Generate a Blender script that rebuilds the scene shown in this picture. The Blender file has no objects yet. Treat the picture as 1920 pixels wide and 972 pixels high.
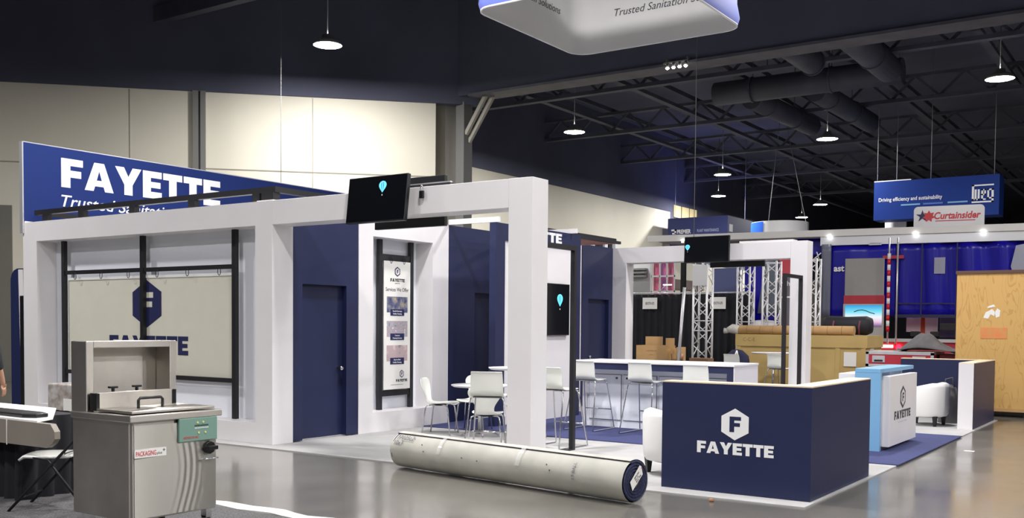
import bpy, bmesh, math, random
from mathutils import Matrix, Vector
random.seed(7)
S = bpy.context.scene
C = S.collection
# ---------------------------------------------------------------- camera, world, exposure
F_PX, CY = 1881.76, 679.28
YAW, PITCH, ROLL = -0.596934572, -0.0372714615, 0.00854490396
cam_d = bpy.data.cameras.new('camera'); cam = bpy.data.objects.new('camera', cam_d); C.objects.link(cam)
sy_, cy_ = math.sin(YAW), math.cos(YAW); sp_, cp_ = math.sin(PITCH), math.cos(PITCH)
fw = Vector((sy_*cp_, cy_*cp_, sp_)); rt = Vector((cy_, -sy_, 0)); up = rt.cross(fw)
cr_, sr_ = math.cos(ROLL), math.sin(ROLL)
r2 = rt*cr_ + up*sr_; u2 = -rt*sr_ + up*cr_
cam.matrix_world = Matrix(((r2.x, u2.x, -fw.x, 0), (r2.y, u2.y, -fw.y, 0), (r2.z, u2.z, -fw.z, 1.6), (0, 0, 0, 1)))
cam_d.sensor_width = 36; cam_d.lens = F_PX/1920*36
cam_d.shift_y = (CY-486)/1920; cam_d.clip_end = 300
S.camera = cam
W = bpy.data.worlds.new('world'); S.world = W; W.use_nodes = True
W.node_tree.nodes['Background'].inputs[0].default_value = (0.75, 0.8, 1, 1)
W.node_tree.nodes['Background'].inputs[1].default_value = 0.05
S.view_settings.view_transform = 'Standard'; S.view_settings.look = 'None'
S.view_settings.gamma = 1; S.view_settings.use_curve_mapping = False
S.view_settings.exposure = 0.08
LAMP_W = 450.0
# ---------------------------------------------------------------- materials
def srgb(c):
    return tuple(((x/255)/12.92 if x/255 <= .04045 else ((x/255+.055)/1.055)**2.4) for x in c)
MATS = {}
def mat(name, c, rough=.5, metal=0, noise=0, scale=6, emit=0, bump=0, bscale=200, spec=.5, alpha=1, stretch=None, c2=None, coat=0, rn=0):
    if name in MATS: return MATS[name]
    m = bpy.data.materials.new(name); m.use_nodes = True
    nt = m.node_tree; b = nt.nodes['Principled BSDF']; MATS[name] = m
    col = srgb(c) + (1,)
    b.inputs['Base Color'].default_value = col
    b.inputs['Roughness'].default_value = rough; b.inputs['Metallic'].default_value = metal
    b.inputs['Specular IOR Level'].default_value = spec
    b.inputs['Coat Weight'].default_value = coat
    if alpha < 1: b.inputs['Alpha'].default_value = alpha
    if emit:
        b.inputs['Emission Color'].default_value = col; b.inputs['Emission Strength'].default_value = emit
    tc = nt.nodes.new('ShaderNodeTexCoord'); mp = nt.nodes.new('ShaderNodeMapping')
    nt.links.new(tc.outputs['Object'], mp.inputs[0])
    if stretch: mp.inputs['Scale'].default_value = stretch
    nz = nt.nodes.new('ShaderNodeTexNoise'); nz.inputs['Scale'].default_value = scale; nz.inputs['Detail'].default_value = 5
    nt.links.new(mp.outputs[0], nz.inputs[0])
    if noise or c2:
        mx = nt.nodes.new('ShaderNodeMix'); mx.data_type = 'RGBA'
        k = 1-noise
        d = srgb(c2)+(1,) if c2 else (col[0]*k, col[1]*k, col[2]*k, 1)
        rp = nt.nodes.new('ShaderNodeMapRange'); rp.inputs[1].default_value = .35; rp.inputs[2].default_value = .65
        nt.links.new(nz.outputs[0], rp.inputs[0]); nt.links.new(rp.outputs[0], mx.inputs[0])
        mx.inputs[6].default_value = col; mx.inputs[7].default_value = d
        nt.links.new(mx.outputs[2], b.inputs['Base Color'])
    if rn:
        mr = nt.nodes.new('ShaderNodeMapRange'); mr.inputs[1].default_value = .3; mr.inputs[2].default_value = .7
        mr.inputs[3].default_value = max(0, rough-rn); mr.inputs[4].default_value = rough+rn
        nt.links.new(nz.outputs[0], mr.inputs[0]); nt.links.new(mr.outputs[0], b.inputs['Roughness'])
    if bump:
        n2 = nt.nodes.new('ShaderNodeTexNoise'); n2.inputs['Scale'].default_value = bscale
        nt.links.new(mp.outputs[0], n2.inputs[0])
        bp = nt.nodes.new('ShaderNodeBump'); bp.inputs['Strength'].default_value = bump; bp.inputs['Distance'].default_value = .01
        nt.links.new(n2.outputs[0], bp.inputs['Height']); nt.links.new(bp.outputs[0], b.inputs['Normal'])
    return m
white = mat('white_laminate', (231, 228, 229), .38, noise=.03, scale=2)
white_in = mat('white_panel', (240, 243, 250), .3, noise=.03, scale=2)
navy = mat('navy_laminate', (33, 39, 74), .42, noise=.06, scale=3, spec=.4)
navy_door = mat('navy_door', (31, 37, 70), .42, noise=.08, scale=3, spec=.35)
black = mat('black_metal', (26, 26, 30), .45)
blackpl = mat('black_plastic', (18, 18, 21), .35)
screen = mat('screen_glass', (12, 13, 18), .12, spec=.6)
balloon_m = mat('balloon_cyan', (95, 200, 240), .5, emit=.9)
balloon_d = mat('balloon_blue', (40, 130, 200), .5, emit=.5)
chrome = mat('chrome', (210, 210, 212), .15, 1)
shell_m = mat('white_plastic', (232, 233, 226), .22, coat=.3)
leather = mat('white_leather', (232, 231, 228), .4, bump=.05, bscale=60)
darkwood = mat('dark_leg', (22, 20, 20), .4)
letter_w = mat('white_vinyl', (235, 235, 235), .5)
letter_n = mat('navy_vinyl', (34, 38, 82), .5)
letter_g = mat('charcoal_vinyl', (66, 66, 72), .5)
letter_r = mat('red_vinyl', (196, 40, 52), .5)
signblue = mat('sign_blue', (28, 46, 104), .6, spec=.2, noise=.05, scale=1)
lightblue = mat('sky_blue_laminate', (118, 168, 206), .4)
cream = mat('cream_fabric', (214, 212, 196), .7, noise=.03, scale=3)
hallwall = mat('hall_wall_paint', (236, 231, 212), .75, noise=.05, scale=.6)
wallgrey = mat('grey_wall_paint', (128, 126, 116), .8, noise=.06, scale=.8)
beige = mat('beige_paint', (186, 182, 168), .7, noise=.05, scale=1)
greymetal = mat('grey_painted_metal', (128, 128, 124), .6)
ceil_m = mat('dark_ceiling_paint', (94, 96, 114), .9, noise=.25, scale=.35)
steel_dark = mat('dark_ceiling_steel', (84, 86, 100), .7, noise=.3, scale=1.2)
duct_m = mat('dark_duct_paint', (78, 80, 94), .6, noise=.25, scale=1.5)
silver = mat('silver_aluminium', (206, 206, 208), .35, .6)
trusswhite = mat('truss_aluminium', (214, 213, 214), .4, .3)
tapem = mat('clear_tape', (225, 226, 224), .12)
kraft = mat('kraft_cardboard', (190, 152, 102), .8, noise=.1, scale=5)
tan = mat('tan_fibreboard', (196, 168, 106), .75, noise=.1, scale=1.5)
kraft_dark = mat('kraft_flap', (150, 112, 80), .8)
paper = mat('paper', (232, 231, 226), .7)
greycloth = mat('grey_cloth', (104, 102, 104), .9, noise=.15, scale=8)
blackcloth = mat('black_drape', (27, 28, 35), .9, noise=.3, scale=4)
red = mat('red_laminate', (170, 36, 52), .5)
redlight = mat('red_light', (255, 20, 50), .5, emit=6)
whitelight = mat('warm_white_light', (255, 225, 205), .5, emit=5)
spot_glow = mat('spot_lamp_glow', (255, 255, 255), .5, emit=14)
lampglow = mat('lamp_lens_glow', (255, 255, 255), .5, emit=60)
curtain = mat('blue_pvc_curtain', (24, 16, 158), .3, noise=.25, scale=1.2, spec=.3, stretch=(1, 1, .2))
curtain_dk = mat('dark_blue_webbing', (22, 22, 66), .6)
clearpl = mat('clear_plastic', (190, 192, 200), .12, alpha=.5)
# polished concrete
floor_m = mat('polished_concrete', (116, 113, 106), .17, noise=0, c2=(90, 88, 83), scale=.7, rn=.07, spec=.75)
carpet_g = mat('pale_grey_carpet', (178, 177, 176), .95, noise=.1, scale=3, bump=.4, bscale=220)
carpet_b = mat('blue_carpet', (60, 66, 112), .95, noise=.12, scale=8, bump=.5, bscale=220)
carpet_s = mat('speckled_grey_carpet', (106, 104, 104), .95, c2=(62, 62, 64), scale=70, bump=.5, bscale=200)
rollback = mat('carpet_backing', (176, 174, 165), .75, c2=(162, 161, 152), scale=4, bump=.15, bscale=250)
rollnavy = mat('navy_pile', (34, 38, 66), .95, c2=(58, 62, 92), scale=60, bump=.6, bscale=200)
woodedge = mat('birch_edge', (222, 200, 168), .6)
steel = mat('brushed_steel', (205, 200, 192), .4, 1, noise=.22, scale=2.2, rn=.05)
steel_f = mat('brushed_steel_front', (206, 203, 194), .44, 1, noise=.1, scale=2, stretch=(1, 1, .3), rn=.05)
teal = mat('teal_enamel', (118, 152, 140), .45)
wrap = mat('shrink_wrap_box', (150, 138, 130), .25, c2=(196, 192, 190), scale=9, spec=.8, bump=.3, bscale=18)
brownslab = mat('taupe_panel', (142, 134, 124), .6, noise=.06, scale=2)
skin_m = mat('skin', (196, 150, 124), .55)
shirt_m = mat('charcoal_shirt', (48, 50, 54), .9, bump=.2, bscale=40)
jeans_m = mat('teal_jeans', (30, 62, 62), .9, bump=.2, bscale=60)
hair_m = mat('dark_hair', (36, 28, 24), .7)
def translucent(m, k=.45):
    nt = m.node_tree; b = nt.nodes['Principled BSDF']; out = nt.nodes['Material Output']
    t = nt.nodes.new('ShaderNodeBsdfTranslucent'); t.inputs[0].default_value = b.inputs['Base Color'].default_value
    mx = nt.nodes.new('ShaderNodeMixShader'); mx.inputs[0].default_value = k
    nt.links.new(b.outputs[0], mx.inputs[1]); nt.links.new(t.outputs[0], mx.inputs[2]); nt.links.new(mx.outputs[0], out.inputs[0])
def plywood():
    m = bpy.data.materials.new('plywood'); m.use_nodes = True; nt = m.node_tree; b = nt.nodes['Principled BSDF']
    tc = nt.nodes.new('ShaderNodeTexCoord'); mp = nt.nodes.new('ShaderNodeMapping'); mp.inputs['Scale'].default_value = (3.2, 3.2, .7)
    wv = nt.nodes.new('ShaderNodeTexNoise'); wv.inputs['Scale'].default_value = 1.3; wv.inputs['Detail'].default_value = 2; wv.inputs['Distortion'].default_value = 1.2
    mth = nt.nodes.new('ShaderNodeMath'); mth.operation = 'MULTIPLY'; mth.inputs[1].default_value = 46
    sn = nt.nodes.new('ShaderNodeMath'); sn.operation = 'SINE'
    rp = nt.nodes.new('ShaderNodeValToRGB')
    rp.color_ramp.elements[0].position = .0; rp.color_ramp.elements[0].color = srgb((206, 165, 98))+(1,)
    rp.color_ramp.elements[1].position = 1; rp.color_ramp.elements[1].color = srgb((192, 148, 84))+(1,)
    e = rp.color_ramp.elements.new(.72); e.color = srgb((206, 165, 98))+(1,)
    L = nt.links.new
    L(tc.outputs['Object'], mp.inputs[0]); L(mp.outputs[0], wv.inputs[0]); L(wv.outputs[0], mth.inputs[0]); L(mth.outputs[0], sn.inputs[0])
    L(sn.outputs[0], rp.inputs[0]); L(rp.outputs[0], b.inputs['Base Color']); b.inputs['Roughness'].default_value = .65
    return m
ply = plywood()
def photo_mat(name, cols, scale):
    m = bpy.data.materials.new(name); m.use_nodes = True; nt = m.node_tree; b = nt.nodes['Principled BSDF']
    tc = nt.nodes.new('ShaderNodeTexCoord'); nz = nt.nodes.new('ShaderNodeTexNoise'); nz.inputs['Scale'].default_value = scale; nz.inputs['Detail'].default_value = 4
    rp = nt.nodes.new('ShaderNodeValToRGB'); rp.color_ramp.interpolation = 'B_SPLINE'
    n = len(cols)
    while len(rp.color_ramp.elements) < n: rp.color_ramp.elements.new(.5)
    for i, c in enumerate(cols):
        rp.color_ramp.elements[i].position = .3+.4*i/(n-1); rp.color_ramp.elements[i].color = srgb(c)+(1,)
    nt.links.new(tc.outputs['Object'], nz.inputs[0]); nt.links.new(nz.outputs[0], rp.inputs[0]); nt.links.new(rp.outputs[0], b.inputs['Base Color'])
    b.inputs['Roughness'].default_value = .5
    return m
for _m, _a in ((steel, .85), (steel_f, 1.0)):
    _nt = _m.node_tree; _tg = _nt.nodes.new('ShaderNodeTangent'); _tg.direction_type = 'RADIAL'; _tg.axis = 'Z'
    _b = _nt.nodes['Principled BSDF']; _b.inputs['Anisotropic'].default_value = _a; _b.inputs['Anisotropic Rotation'].default_value = .25
    _nt.links.new(_tg.outputs[0], _b.inputs['Tangent'])
# ---------------------------------------------------------------- mesh helpers
class MB:
    def __init__(s): s.v = []; s.f = []; s.mi = []; s.sm = []
    def add(s, vs, fs, mi=0, sm=False):
        o = len(s.v); s.v += [tuple(v) for v in vs]
        for f in fs: s.f.append([i+o for i in f]); s.mi.append(mi); s.sm.append(sm)
        return s
    def box(s, x0, x1, y0, y1, z0, z1, mi=0, M=None):
        if x0 > x1: x0, x1 = x1, x0
        if y0 > y1: y0, y1 = y1, y0
        if z0 > z1: z0, z1 = z1, z0
        vs = [Vector((x, y, z)) for x in (x0, x1) for y in (y0, y1) for z in (z0, z1)]
        if M: vs = [M @ v for v in vs]
        return s.add(vs, [(0, 1, 3, 2), (4, 6, 7, 5), (0, 4, 5, 1), (2, 3, 7, 6), (0, 2, 6, 4), (1, 5, 7, 3)], mi)
    def bar(s, a, b, w, h=None, mi=0, upv=(0, 0, 1)):
        a = Vector(a); b = Vector(b); d = (b-a); L = d.length; d.normalize(); h = h or w
        u = Vector(upv)
        if abs(d.dot(u)) > .98: u = Vector((0, 1, 0))
        x = d.cross(u).normalized(); y = x.cross(d)
        vs = [p + x*i*w/2 + y*j*h/2 for p in (a, b) for i, j in ((-1, -1), (1, -1), (1, 1), (-1, 1))]
        return s.add(vs, [(0, 1, 2, 3), (7, 6, 5, 4), (0, 4, 5, 1), (1, 5, 6, 2), (2, 6, 7, 3), (3, 7, 4, 0)], mi)
    def tube(s, pts, r, n=10, mi=0, caps=True):
        pts = [Vector(p) for p in pts]; rs = r if isinstance(r, (list, tuple)) else [r]*len(pts)
        vs = []; k = len(pts); prev = None
        for i, p in enumerate(pts):
            d = (pts[min(i+1, k-1)]-pts[max(i-1, 0)]).normalized()
            if prev is None:
                u = Vector((0, 0, 1)) if abs(d.z) < .9 else Vector((1, 0, 0))
                x = d.cross(u).normalized()
            else:
                x = (prev - d*prev.dot(d)).normalized()
            prev = x; y = d.cross(x)
            vs += [p + (x*math.cos(t)+y*math.sin(t))*rs[i] for t in (2*math.pi*j/n for j in range(n))]
        fs = [(i*n+j, i*n+(j+1) % n, (i+1)*n+(j+1) % n, (i+1)*n+j) for i in range(k-1) for j in range(n)]
        s.add(vs, fs, mi, True)
        if caps:
            o = len(s.v)-len(vs)
            s.f.append([o+j for j in range(n)][::-1]); s.mi.append(mi); s.sm.append(False)
            s.f.append([o+(k-1)*n+j for j in range(n)]); s.mi.append(mi); s.sm.append(False)
        return s
    def lathe(s, prof, c=(0, 0, 0), n=32, mi=0, sm=True, sx=1, sy=1):
        vs = [(c[0]+r*sx*math.cos(2*math.pi*j/n), c[1]+r*sy*math.sin(2*math.pi*j/n), c[2]+z) for r, z in prof for j in range(n)]
        fs = [(i*n+j, i*n+(j+1) % n, (i+1)*n+(j+1) % n, (i+1)*n+j) for i in range(len(prof)-1) for j in range(n)]
        return s.add(vs, fs, mi, sm)
    def prism(s, poly, O, U, V, N, d, mi=0):
        O, U, V, N = map(Vector, (O, U, V, N)); n = len(poly)
        vs = [O+U*a+V*b for a, b in poly]+[O+U*a+V*b+N*d for a, b in poly]
        fs = [tuple(range(n))[::-1], tuple(range(n, 2*n))]+[(i, (i+1) % n, n+(i+1) % n, n+i) for i in range(n)]
        return s.add(vs, fs, mi)
    def grid(s, P, mi=0, closed=False):
        nu = len(P); nv = len(P[0]); vs = [p for r in P for p in r]
        fs = [(i*nv+j, (i+1)*nv+j, (i+1)*nv+(j+1) % nv, i*nv+(j+1) % nv) for i in range(nu-1) for j in range(nv if closed else nv-1)]
        return s.add(vs, fs, mi, True)
    def text(s, txt, h, O, U, V, N, d=.003, bold=0, shear=0, align='LEFT', width=None, mi=0):
        cu = bpy.data.curves.new('t', 'FONT'); cu.body = txt; cu.size = 1; cu.shear = shear; cu.offset = bold; cu.resolution_u = 3
        cu.extrude = .5; cu.fill_mode = 'BOTH'
        ob = bpy.data.objects.new('t', cu); C.objects.link(ob); dg = bpy.context.evaluated_depsgraph_get(); dg.update()
        me = bpy.data.meshes.new_from_object(ob.evaluated_get(dg))
        co = [v.co.copy() for v in me.vertices]; fs = [tuple(p.vertices) for p in me.polygons]
        bpy.data.objects.remove(ob); bpy.data.curves.remove(cu); bpy.data.meshes.remove(me)
        if not co: return s
        x0 = min(c.x for c in co); x1 = max(c.x for c in co); cap = .72
        k = h/cap; kx = (width/(x1-x0)) if width else k
        sh = {'LEFT': x0, 'CENTER': (x0+x1)/2, 'RIGHT': x1}[align]
        O, U, V, N = map(Vector, (O, U, V, N))
        return s.add([O+U*(c.x-sh)*kx+V*c.y*k+N*((c.z+.5)*d) for c in co], fs, mi)
    def build(s, name, mats, parent=None, bevel=0, subsurf=0, solid=0, smooth=False, world=True):
        me = bpy.data.meshes.new(name)
        vs = s.v
        if parent is not None and world:
            inv = world_of(parent).inverted(); vs = [inv @ Vector(v) for v in vs]
        me.from_pydata([tuple(v) for v in vs], [], s.f)
        for m in (mats if isinstance(mats, (list, tuple)) else [mats]): me.materials.append(m)
        for p, i, q in zip(me.polygons, s.mi, s.sm): p.material_index = i; p.use_smooth = q or smooth
        me.validate(); me.update()
        bm = bmesh.new(); bm.from_mesh(me); bmesh.ops.recalc_face_normals(bm, faces=bm.faces); bm.to_mesh(me); bm.free()
        o = bpy.data.objects.new(name, me); C.objects.link(o)
        if parent is not None: o.parent = parent
        if solid: md = o.modifiers.new('solid', 'SOLIDIFY'); md.thickness = solid; md.offset = 0
        if bevel: md = o.modifiers.new('bevel', 'BEVEL'); md.width = bevel; md.segments = 2; md.limit_method = 'ANGLE'
        if subsurf: md = o.modifiers.new('sub', 'SUBSURF'); md.levels = subsurf; md.render_levels = subsurf
        return o
def world_of(o):
    M = o.matrix_basis.copy()
    while o.parent is not None: o = o.parent; M = o.matrix_basis @ M
    return M
def thing(name, label, cat, loc=(0, 0, 0), rz=0, group=None):
    o = bpy.data.objects.new(name, None); C.objects.link(o); o.empty_display_size = .1
    o.location = loc; o.rotation_euler = (0, 0, rz); return tag(o, label, cat, group)
def tag(o, label, cat, group=None):
    o['label'] = label; o['category'] = cat
    if group: o['group'] = group
    return o
def struct(o): o['kind'] = 'structure'; return o
def dup(root, loc, rz=0, label=None, group=None):
    def cp(o, par):
        c = o.copy(); C.objects.link(c)
        if par is not None: c.parent = par
        for ch in kids.get(o, []): cp(ch, c)
        return c
    kids = {}
    for o in bpy.data.objects:
        if o.parent is not None: kids.setdefault(o.parent, []).append(o)
    r = cp(root, None); r.location = loc; r.rotation_euler = (0, 0, rz)
    if label: r['label'] = label
    if group: r['group'] = group
    return r
X_, Y_, Z_ = Vector((1, 0, 0)), Vector((0, 1, 0)), Vector((0, 0, 1))
# block letters: lists of convex polygons in a unit-high cell, with advance widths
GL = {'F': (.72, [[(0, 0), (.3, 0), (.3, 1), (0, 1)], [(.3, .76), (.72, .76), (.72, 1), (.3, 1)], [(.3, .36), (.66, .36), (.66, .6), (.3, .6)]]),
      'A': (1.0, [[(0, 0), (.3, 0), (.35, .17), (.41, .38), (.5, .72), (.5, 1), (.33, 1)], [(1, 0), (.67, 1), (.5, 1), (.5, .72), (.59, .38), (.65, .17), (.7, 0)], [(.35, .17), (.65, .17), (.59, .38), (.41, .38)]]),
      'Y': (.96, [[(0, 1), (.33, .37), (.33, 0), (.48, 0), (.48, .66), (.32, 1)], [(.96, 1), (.64, 1), (.48, .66), (.48, 0), (.63, 0), (.63, .37)]]),
      'E': (.72, [[(0, 0), (.3, 0), (.3, 1), (0, 1)], [(.3, 0), (.72, 0), (.72, .24), (.3, .24)], [(.3, .39), (.67, .39), (.67, .61), (.3, .61)], [(.3, .76), (.72, .76), (.72, 1), (.3, 1)]]),
      'T': (.76, [[(0, .75), (.76, .75), (.76, 1), (0, 1)], [(.23, 0), (.53, 0), (.53, .75), (.23, .75)]])}
def fayette(O, U, N, w, h, d=.004, mb=None, gap=.06):
    mb = mb or MB(); word = 'FAYETTE'; tot = sum(GL[c][0] for c in word)+gap*6; kx = w/tot; x = 0
    O = Vector(O); U = Vector(U); N = Vector(N)
    for c in word:
        for q in GL[c][1]: mb.prism([((x+a)*kx, b*h) for a, b in q], O, U, Z_, N, d)
        x += GL[c][0]+gap
    return mb
def hexlogo(Cn, U, N, w, h, d=.004, mf=1, mb=None, outline=False):
    # hexagon with an F cut-out shown by a second material on top
    mb = mb or MB(); P = [(0, h/2), (-w/2, h/4), (-w/2, -h/4), (0, -h/2), (w/2, -h/4), (w/2, h/4)]
    mb.prism(P, Cn, U, Z_, N, d, 0)
    O = Vector(Cn)+Vector(N)*d
    if outline: mb.prism([(a*.72, b*.74) for a, b in P], O, U, Z_, N, d*.3, 1); O = O+Vector(N)*d*.3; mf = 0
    fh = h*.49*(.8 if outline else 1); fw_ = w*.42*(.8 if outline else 1)
    for q in GL['F'][1]: mb.prism([(a/.72*fw_-fw_*.47, b*fh-fh*.5) for a, b in q], O, U, Z_, N, d*.3, mf)
    return mb
# ---------------------------------------------------------------- hall shell
H, YF, YB, XL, XS, XP = 3.17, 8.97, 18.44, -15.6, -9.84, -5.85
o = struct(MB().box(-45, 30, -14, 90, -.2, 0).build('floor', floor_m))
o = struct(MB().box(-45, 30, -14, 90, 11.0, 11.2).build('ceiling', ceil_m))
# angled movable wall behind the booth
a = Vector((-17.9, 22.4, 0)); b = Vector((-34, 6.3, 0)); dv = (b-a).normalized(); nv = Vector((dv.y, -dv.x, 0))
if nv.x < 0: nv = -nv
def wallquad(p, q, z0, z1, t=.2, off=0):
    m = MB(); n = nv
    vs = [p+n*off, q+n*off, q+n*(off-t), p+n*(off-t)]
    return m.add([v+Z_*z for z in (z0, z1) for v in vs], [(0, 1, 2, 3), (7, 6, 5, 4), (0, 4, 5, 1), (1, 5, 6, 2), (2, 6, 7, 3), (3, 7, 4, 0)])
struct(wallquad(a, b, 0, 7.83).build('wall_left', hallwall))
struct(wallquad(a-dv*1.5, b, 7.83, 11.0, t=.3, off=.05).build('wall_left_upper', ceil_m))
q0 = a+dv*(11.15)
struct(wallquad(q0, b, 0, 4.62, t=.02, off=.04).build('trim_1', wallgrey))
tr = MB()
for z in (5.75,): 
    tr.add(*(lambda m: (m.v, m.f))(wallquad(a, b, z, z+.03, t=.02, off=.012)))
for k in (3.4, 8.2, 13, 17): 
    tr.add(*(lambda m: (m.v, m.f))(wallquad(a+dv*k, a+dv*(k+.02), 0, 7.8, t=.02, off=.01)))
struct(tr.build('trim_2', mat('seam_grey', (160, 156, 142), .8)))  # thin grey lines along the wall panel joints
p0 = a+dv*6.25
struct(wallquad(p0, p0+dv*.33, 0, 7.83, t=.12, off=.12).build('trim_3', greymetal))
struct(wallquad(p0+dv*.13, p0+dv*.17, 0, 7.82, t=.02, off=.13).build('trim_4', blackpl))
# far side wall
struct(MB().box(-22.2, -22, 22.6, 46.4, 0, 7.35).build('wall_right', hallwall))
struct(MB().box(-22.25, -21.95, 22.4, 46.4, 7.35, 11.0).build('wall_right_upper', ceil_m))
m = MB(); m.box(-22.2, -22, 46.4, 88, 0, 4.9)
struct(m.build('wall_far_side', hallwall))
struct(MB().box(-22.3, -22, 46.4, 88, 4.9, 11.0).build('wall_far_side_upper', ceil_m))
struct(MB().box(-21.98, -21.9, 46.6, 50.5, 3.5, 3.98).build('trim_5', mat('brown_band', (120, 104, 100), .8)))
struct(MB().box(-45, 30, 84, 84.2, 0, 11.0).build('wall_back', mat('dark_back_wall', (60, 60, 68), .9)))
wl = mat('lit_window', (206, 188, 140), .6, emit=.55)
for i in range(3):
    y = 46.75+i*.98
    struct(MB().box(-21.98, -21.93, y, y+.8, 7.12, 7.72).build('window_%d' % (i+1), wl))
# deep beam and ceiling steel
struct(MB().box(-17.6, 20, 22.8, 23.3, 8.05, 11.0).build('trim_6', ceil_m))
struct(MB().box(-17.0, 20, 22.7, 23.4, 7.98, 8.05).build('trim_7', mat('beam_flange', (92, 92, 100), .6, noise=.3, scale=2)))
stl = MB()
for y in (28.2, 34.5, 41, 48, 56): 
    stl.box(-22, 20, y, y+.25, 9.0, 9.12); stl.box(-22, 20, y, y+.25, 9.75, 9.85)
    x = -22
    while x < 18: stl.bar((x, y+.12, 9.1), (x+.75, y+.12, 9.8), .07); stl.bar((x+.75, y+.12, 9.8), (x+1.5, y+.12, 9.1), .07); x += 1.5
for x in (-19, -15.5, -12, -8.5, -5, -1.5, 2): stl.box(x, x+.22, 23.3, 84, 9.3, 9.42); stl.box(x+.05, x+.12, 23.3, 84, 9.85, 10.0)
for y in (12, 17): stl.box(-30, 14, y, y+.25, 9.6, 10.0)
for x in (-14.5, -11): stl.box(x, x+.3, 6, 22.8, 9.4, 9.6)
struct(stl.build('trim_8', steel_dark))
# round ducts under the roof steel
def duct(pts, r, lab):
    m = MB(); m.tube(pts, r, 20)
    for i in range(len(pts)-1):
        p, q = Vector(pts[i]), Vector(pts[i+1]); L = (q-p).length; k = 1.2
        while k < L: c = p+(q-p)*(k/L); d = (q-p).normalized()*.03; m.tube([c-d, c+d], r+.03, 20); m.tube([c+Z_*r, Vector((c.x, c.y, 10.99))], .015, 5); k += 2.4
    return tag(m.build('air_duct', duct_m), lab, 'duct', 'round air ducts under the ceiling')
duct([(-8.75, 23.6, 8.75), (-8.75, 27.3, 8.75)], .32, 'short dark round air duct just behind the deep beam, left of the longer one')
duct([(-7.2, 23.6, 8.75), (-7.2, 29.0, 8.75)], .36, 'long dark round air duct running back from the deep beam, right of the short one')
duct([(-12.6, 29.75, 8.85), (-7.0, 29.75, 8.85)], .36, 'dark round air duct running parallel to the deep beam across both stubs')
duct([(-9.6, 30.2, 8.7), (-9.5, 36, 8.7)], .33, 'dark round air duct running away behind the crosswise duct')
duct([(-11.6, 30.2, 8.7), (-11.4, 35.5, 8.7)], .33, 'leftmost dark round air duct beneath the roof steel')
# partition stack and column beside the angled wall
def pan(x0, x1, y0, y1, z1, label, m=beige):
    return tag(MB().box(x0, x1, y0, y1, 0, z1).build('partition_panel', m, bevel=.01), label, 'partition panel', 'stacked partition panels by the column')
pan(-19.14, -18.88, 22.9, 23.5, 8.1, 'narrow beige partition panel nearest the cream wall')
pan(-18.4, -17.93, 22.9, 23.6, 7.95, 'broad beige partition panel in the middle of the stack')
pan(-18.56, -18.42, 22.95, 23.2, 8.0, 'thin beige partition panel between the pipe and the broad panel')
tag(MB().tube([(-18.68, 22.85, 0), (-18.68, 22.85, 8.0)], .06, 12).build('pipe', beige), 'thin pale vertical pipe between the partition panels', 'pipe')
o = thing('support_column', 'grey steel column under the end of the deep ceiling beam', 'column', (-17.5, 22.95, 0))
MB().box(-17.56, -17.28, 22.9, 23.3, 0, 7.9).build('shaft', greymetal, o)
m = MB(); m.bar((-17.28, 23.0, 7.0), (-16.6, 23.0, 8.0), .1, .1); m.bar((-17.28, 23.15, 6.8), (-16.45, 23.15, 8.0), .1, .1)
m.build('brace', beige, o)
# ---------------------------------------------------------------- high-bay lamps
def lamp(first=False):
    o = thing('high_bay_lamp', '', 'ceiling lamp')
    m = MB(); m.lathe([(.04, .26), (.12, .25), (.14, .16), (.3, .09), (.36, .0), (.345, -.005), (.34, .02), (.33, .03)], n=28); m.build('housing', greymetal, o)
    m = MB(); m.lathe([(0, .0), (.345, .0)], n=28); m.build('lens', lampglow, o)
    m = MB(); m.tube([(0, 0, .25), (0, 0, 3.0)], .012, 6); m.build('hanger', greymetal, o)
    l = bpy.data.lights.new('bulb', 'AREA'); l.shape = 'DISK'; l.size = .66; l.energy = LAMP_W; l.color = (1, .975, .975)
    lo = bpy.data.objects.new('bulb', l); C.objects.link(lo); lo.parent = o; lo.location = (0, 0, -.008)
    return o
LG = 'high bay lamps under the ceiling'
L0 = lamp(); L0['group'] = LG
LP = [((-16.72, 16.91), 'bright round high bay lamp above the angled cream wall, leftmost of all'),
      ((-17.2, 28.87), 'bright round high bay lamp just right of the support column'),
      ((-10.52, 34.43), 'bright round high bay lamp above the right end of the rear white archway'),
      ((-4.31, 28.46), 'bright round high bay lamp nearest the top right corner'),
      ((-16.67, 40.22), 'far high bay lamp, upper of the two above the rear screen'),
      ((-19.54, 46.67), 'far high bay lamp, lower of the two above the rear screen'),
      ((-16.35, 52.56), 'far high bay lamp above the round white hanging sign'),
      ((-19.16, 58.14), 'farthest small high bay lamp beside the round white hanging sign')]
OUT = [(-7.3, 8.9), (-12.5, 9.5), (-4.3, 16.5), (-3.0, 5.0), (-10.5, -1), (3.5, 10.5), (3.5, -1.5), (9, 4.5), (9, 16.5), (-17.5, 4.5), (3, 22.5), (9, 30), (-4.3, -7), (16, 10), (16, 24)]  # lamps added out of view to light the booth, first one for the ring
for i, (p, lab) in enumerate(LP):
    if i == 0: L0.location = (-17.75, 17.97, 8.4); L0['label'] = lab
    else: dup(L0, (*p, 8), 0, lab)
for i, p in enumerate(OUT):
    o = dup(L0, (*p, 8), 0, 'unseen high bay lamp added outside the view to light the booth', LG)
o = thing('spotlight_bar', 'short bar of four small bright spotlights under the deep beam', 'spotlight', (-10.6, 22.6, 7.9))
MB().box(-10.95, -10.3, 22.58, 22.62, 8.0, 8.04).build('rail', greymetal, o)
for x in (-10.9, -10.35): MB().box(x, x+.03, 22.62, 22.82, 8.0, 8.12).build('bracket', greymetal, o)
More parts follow.
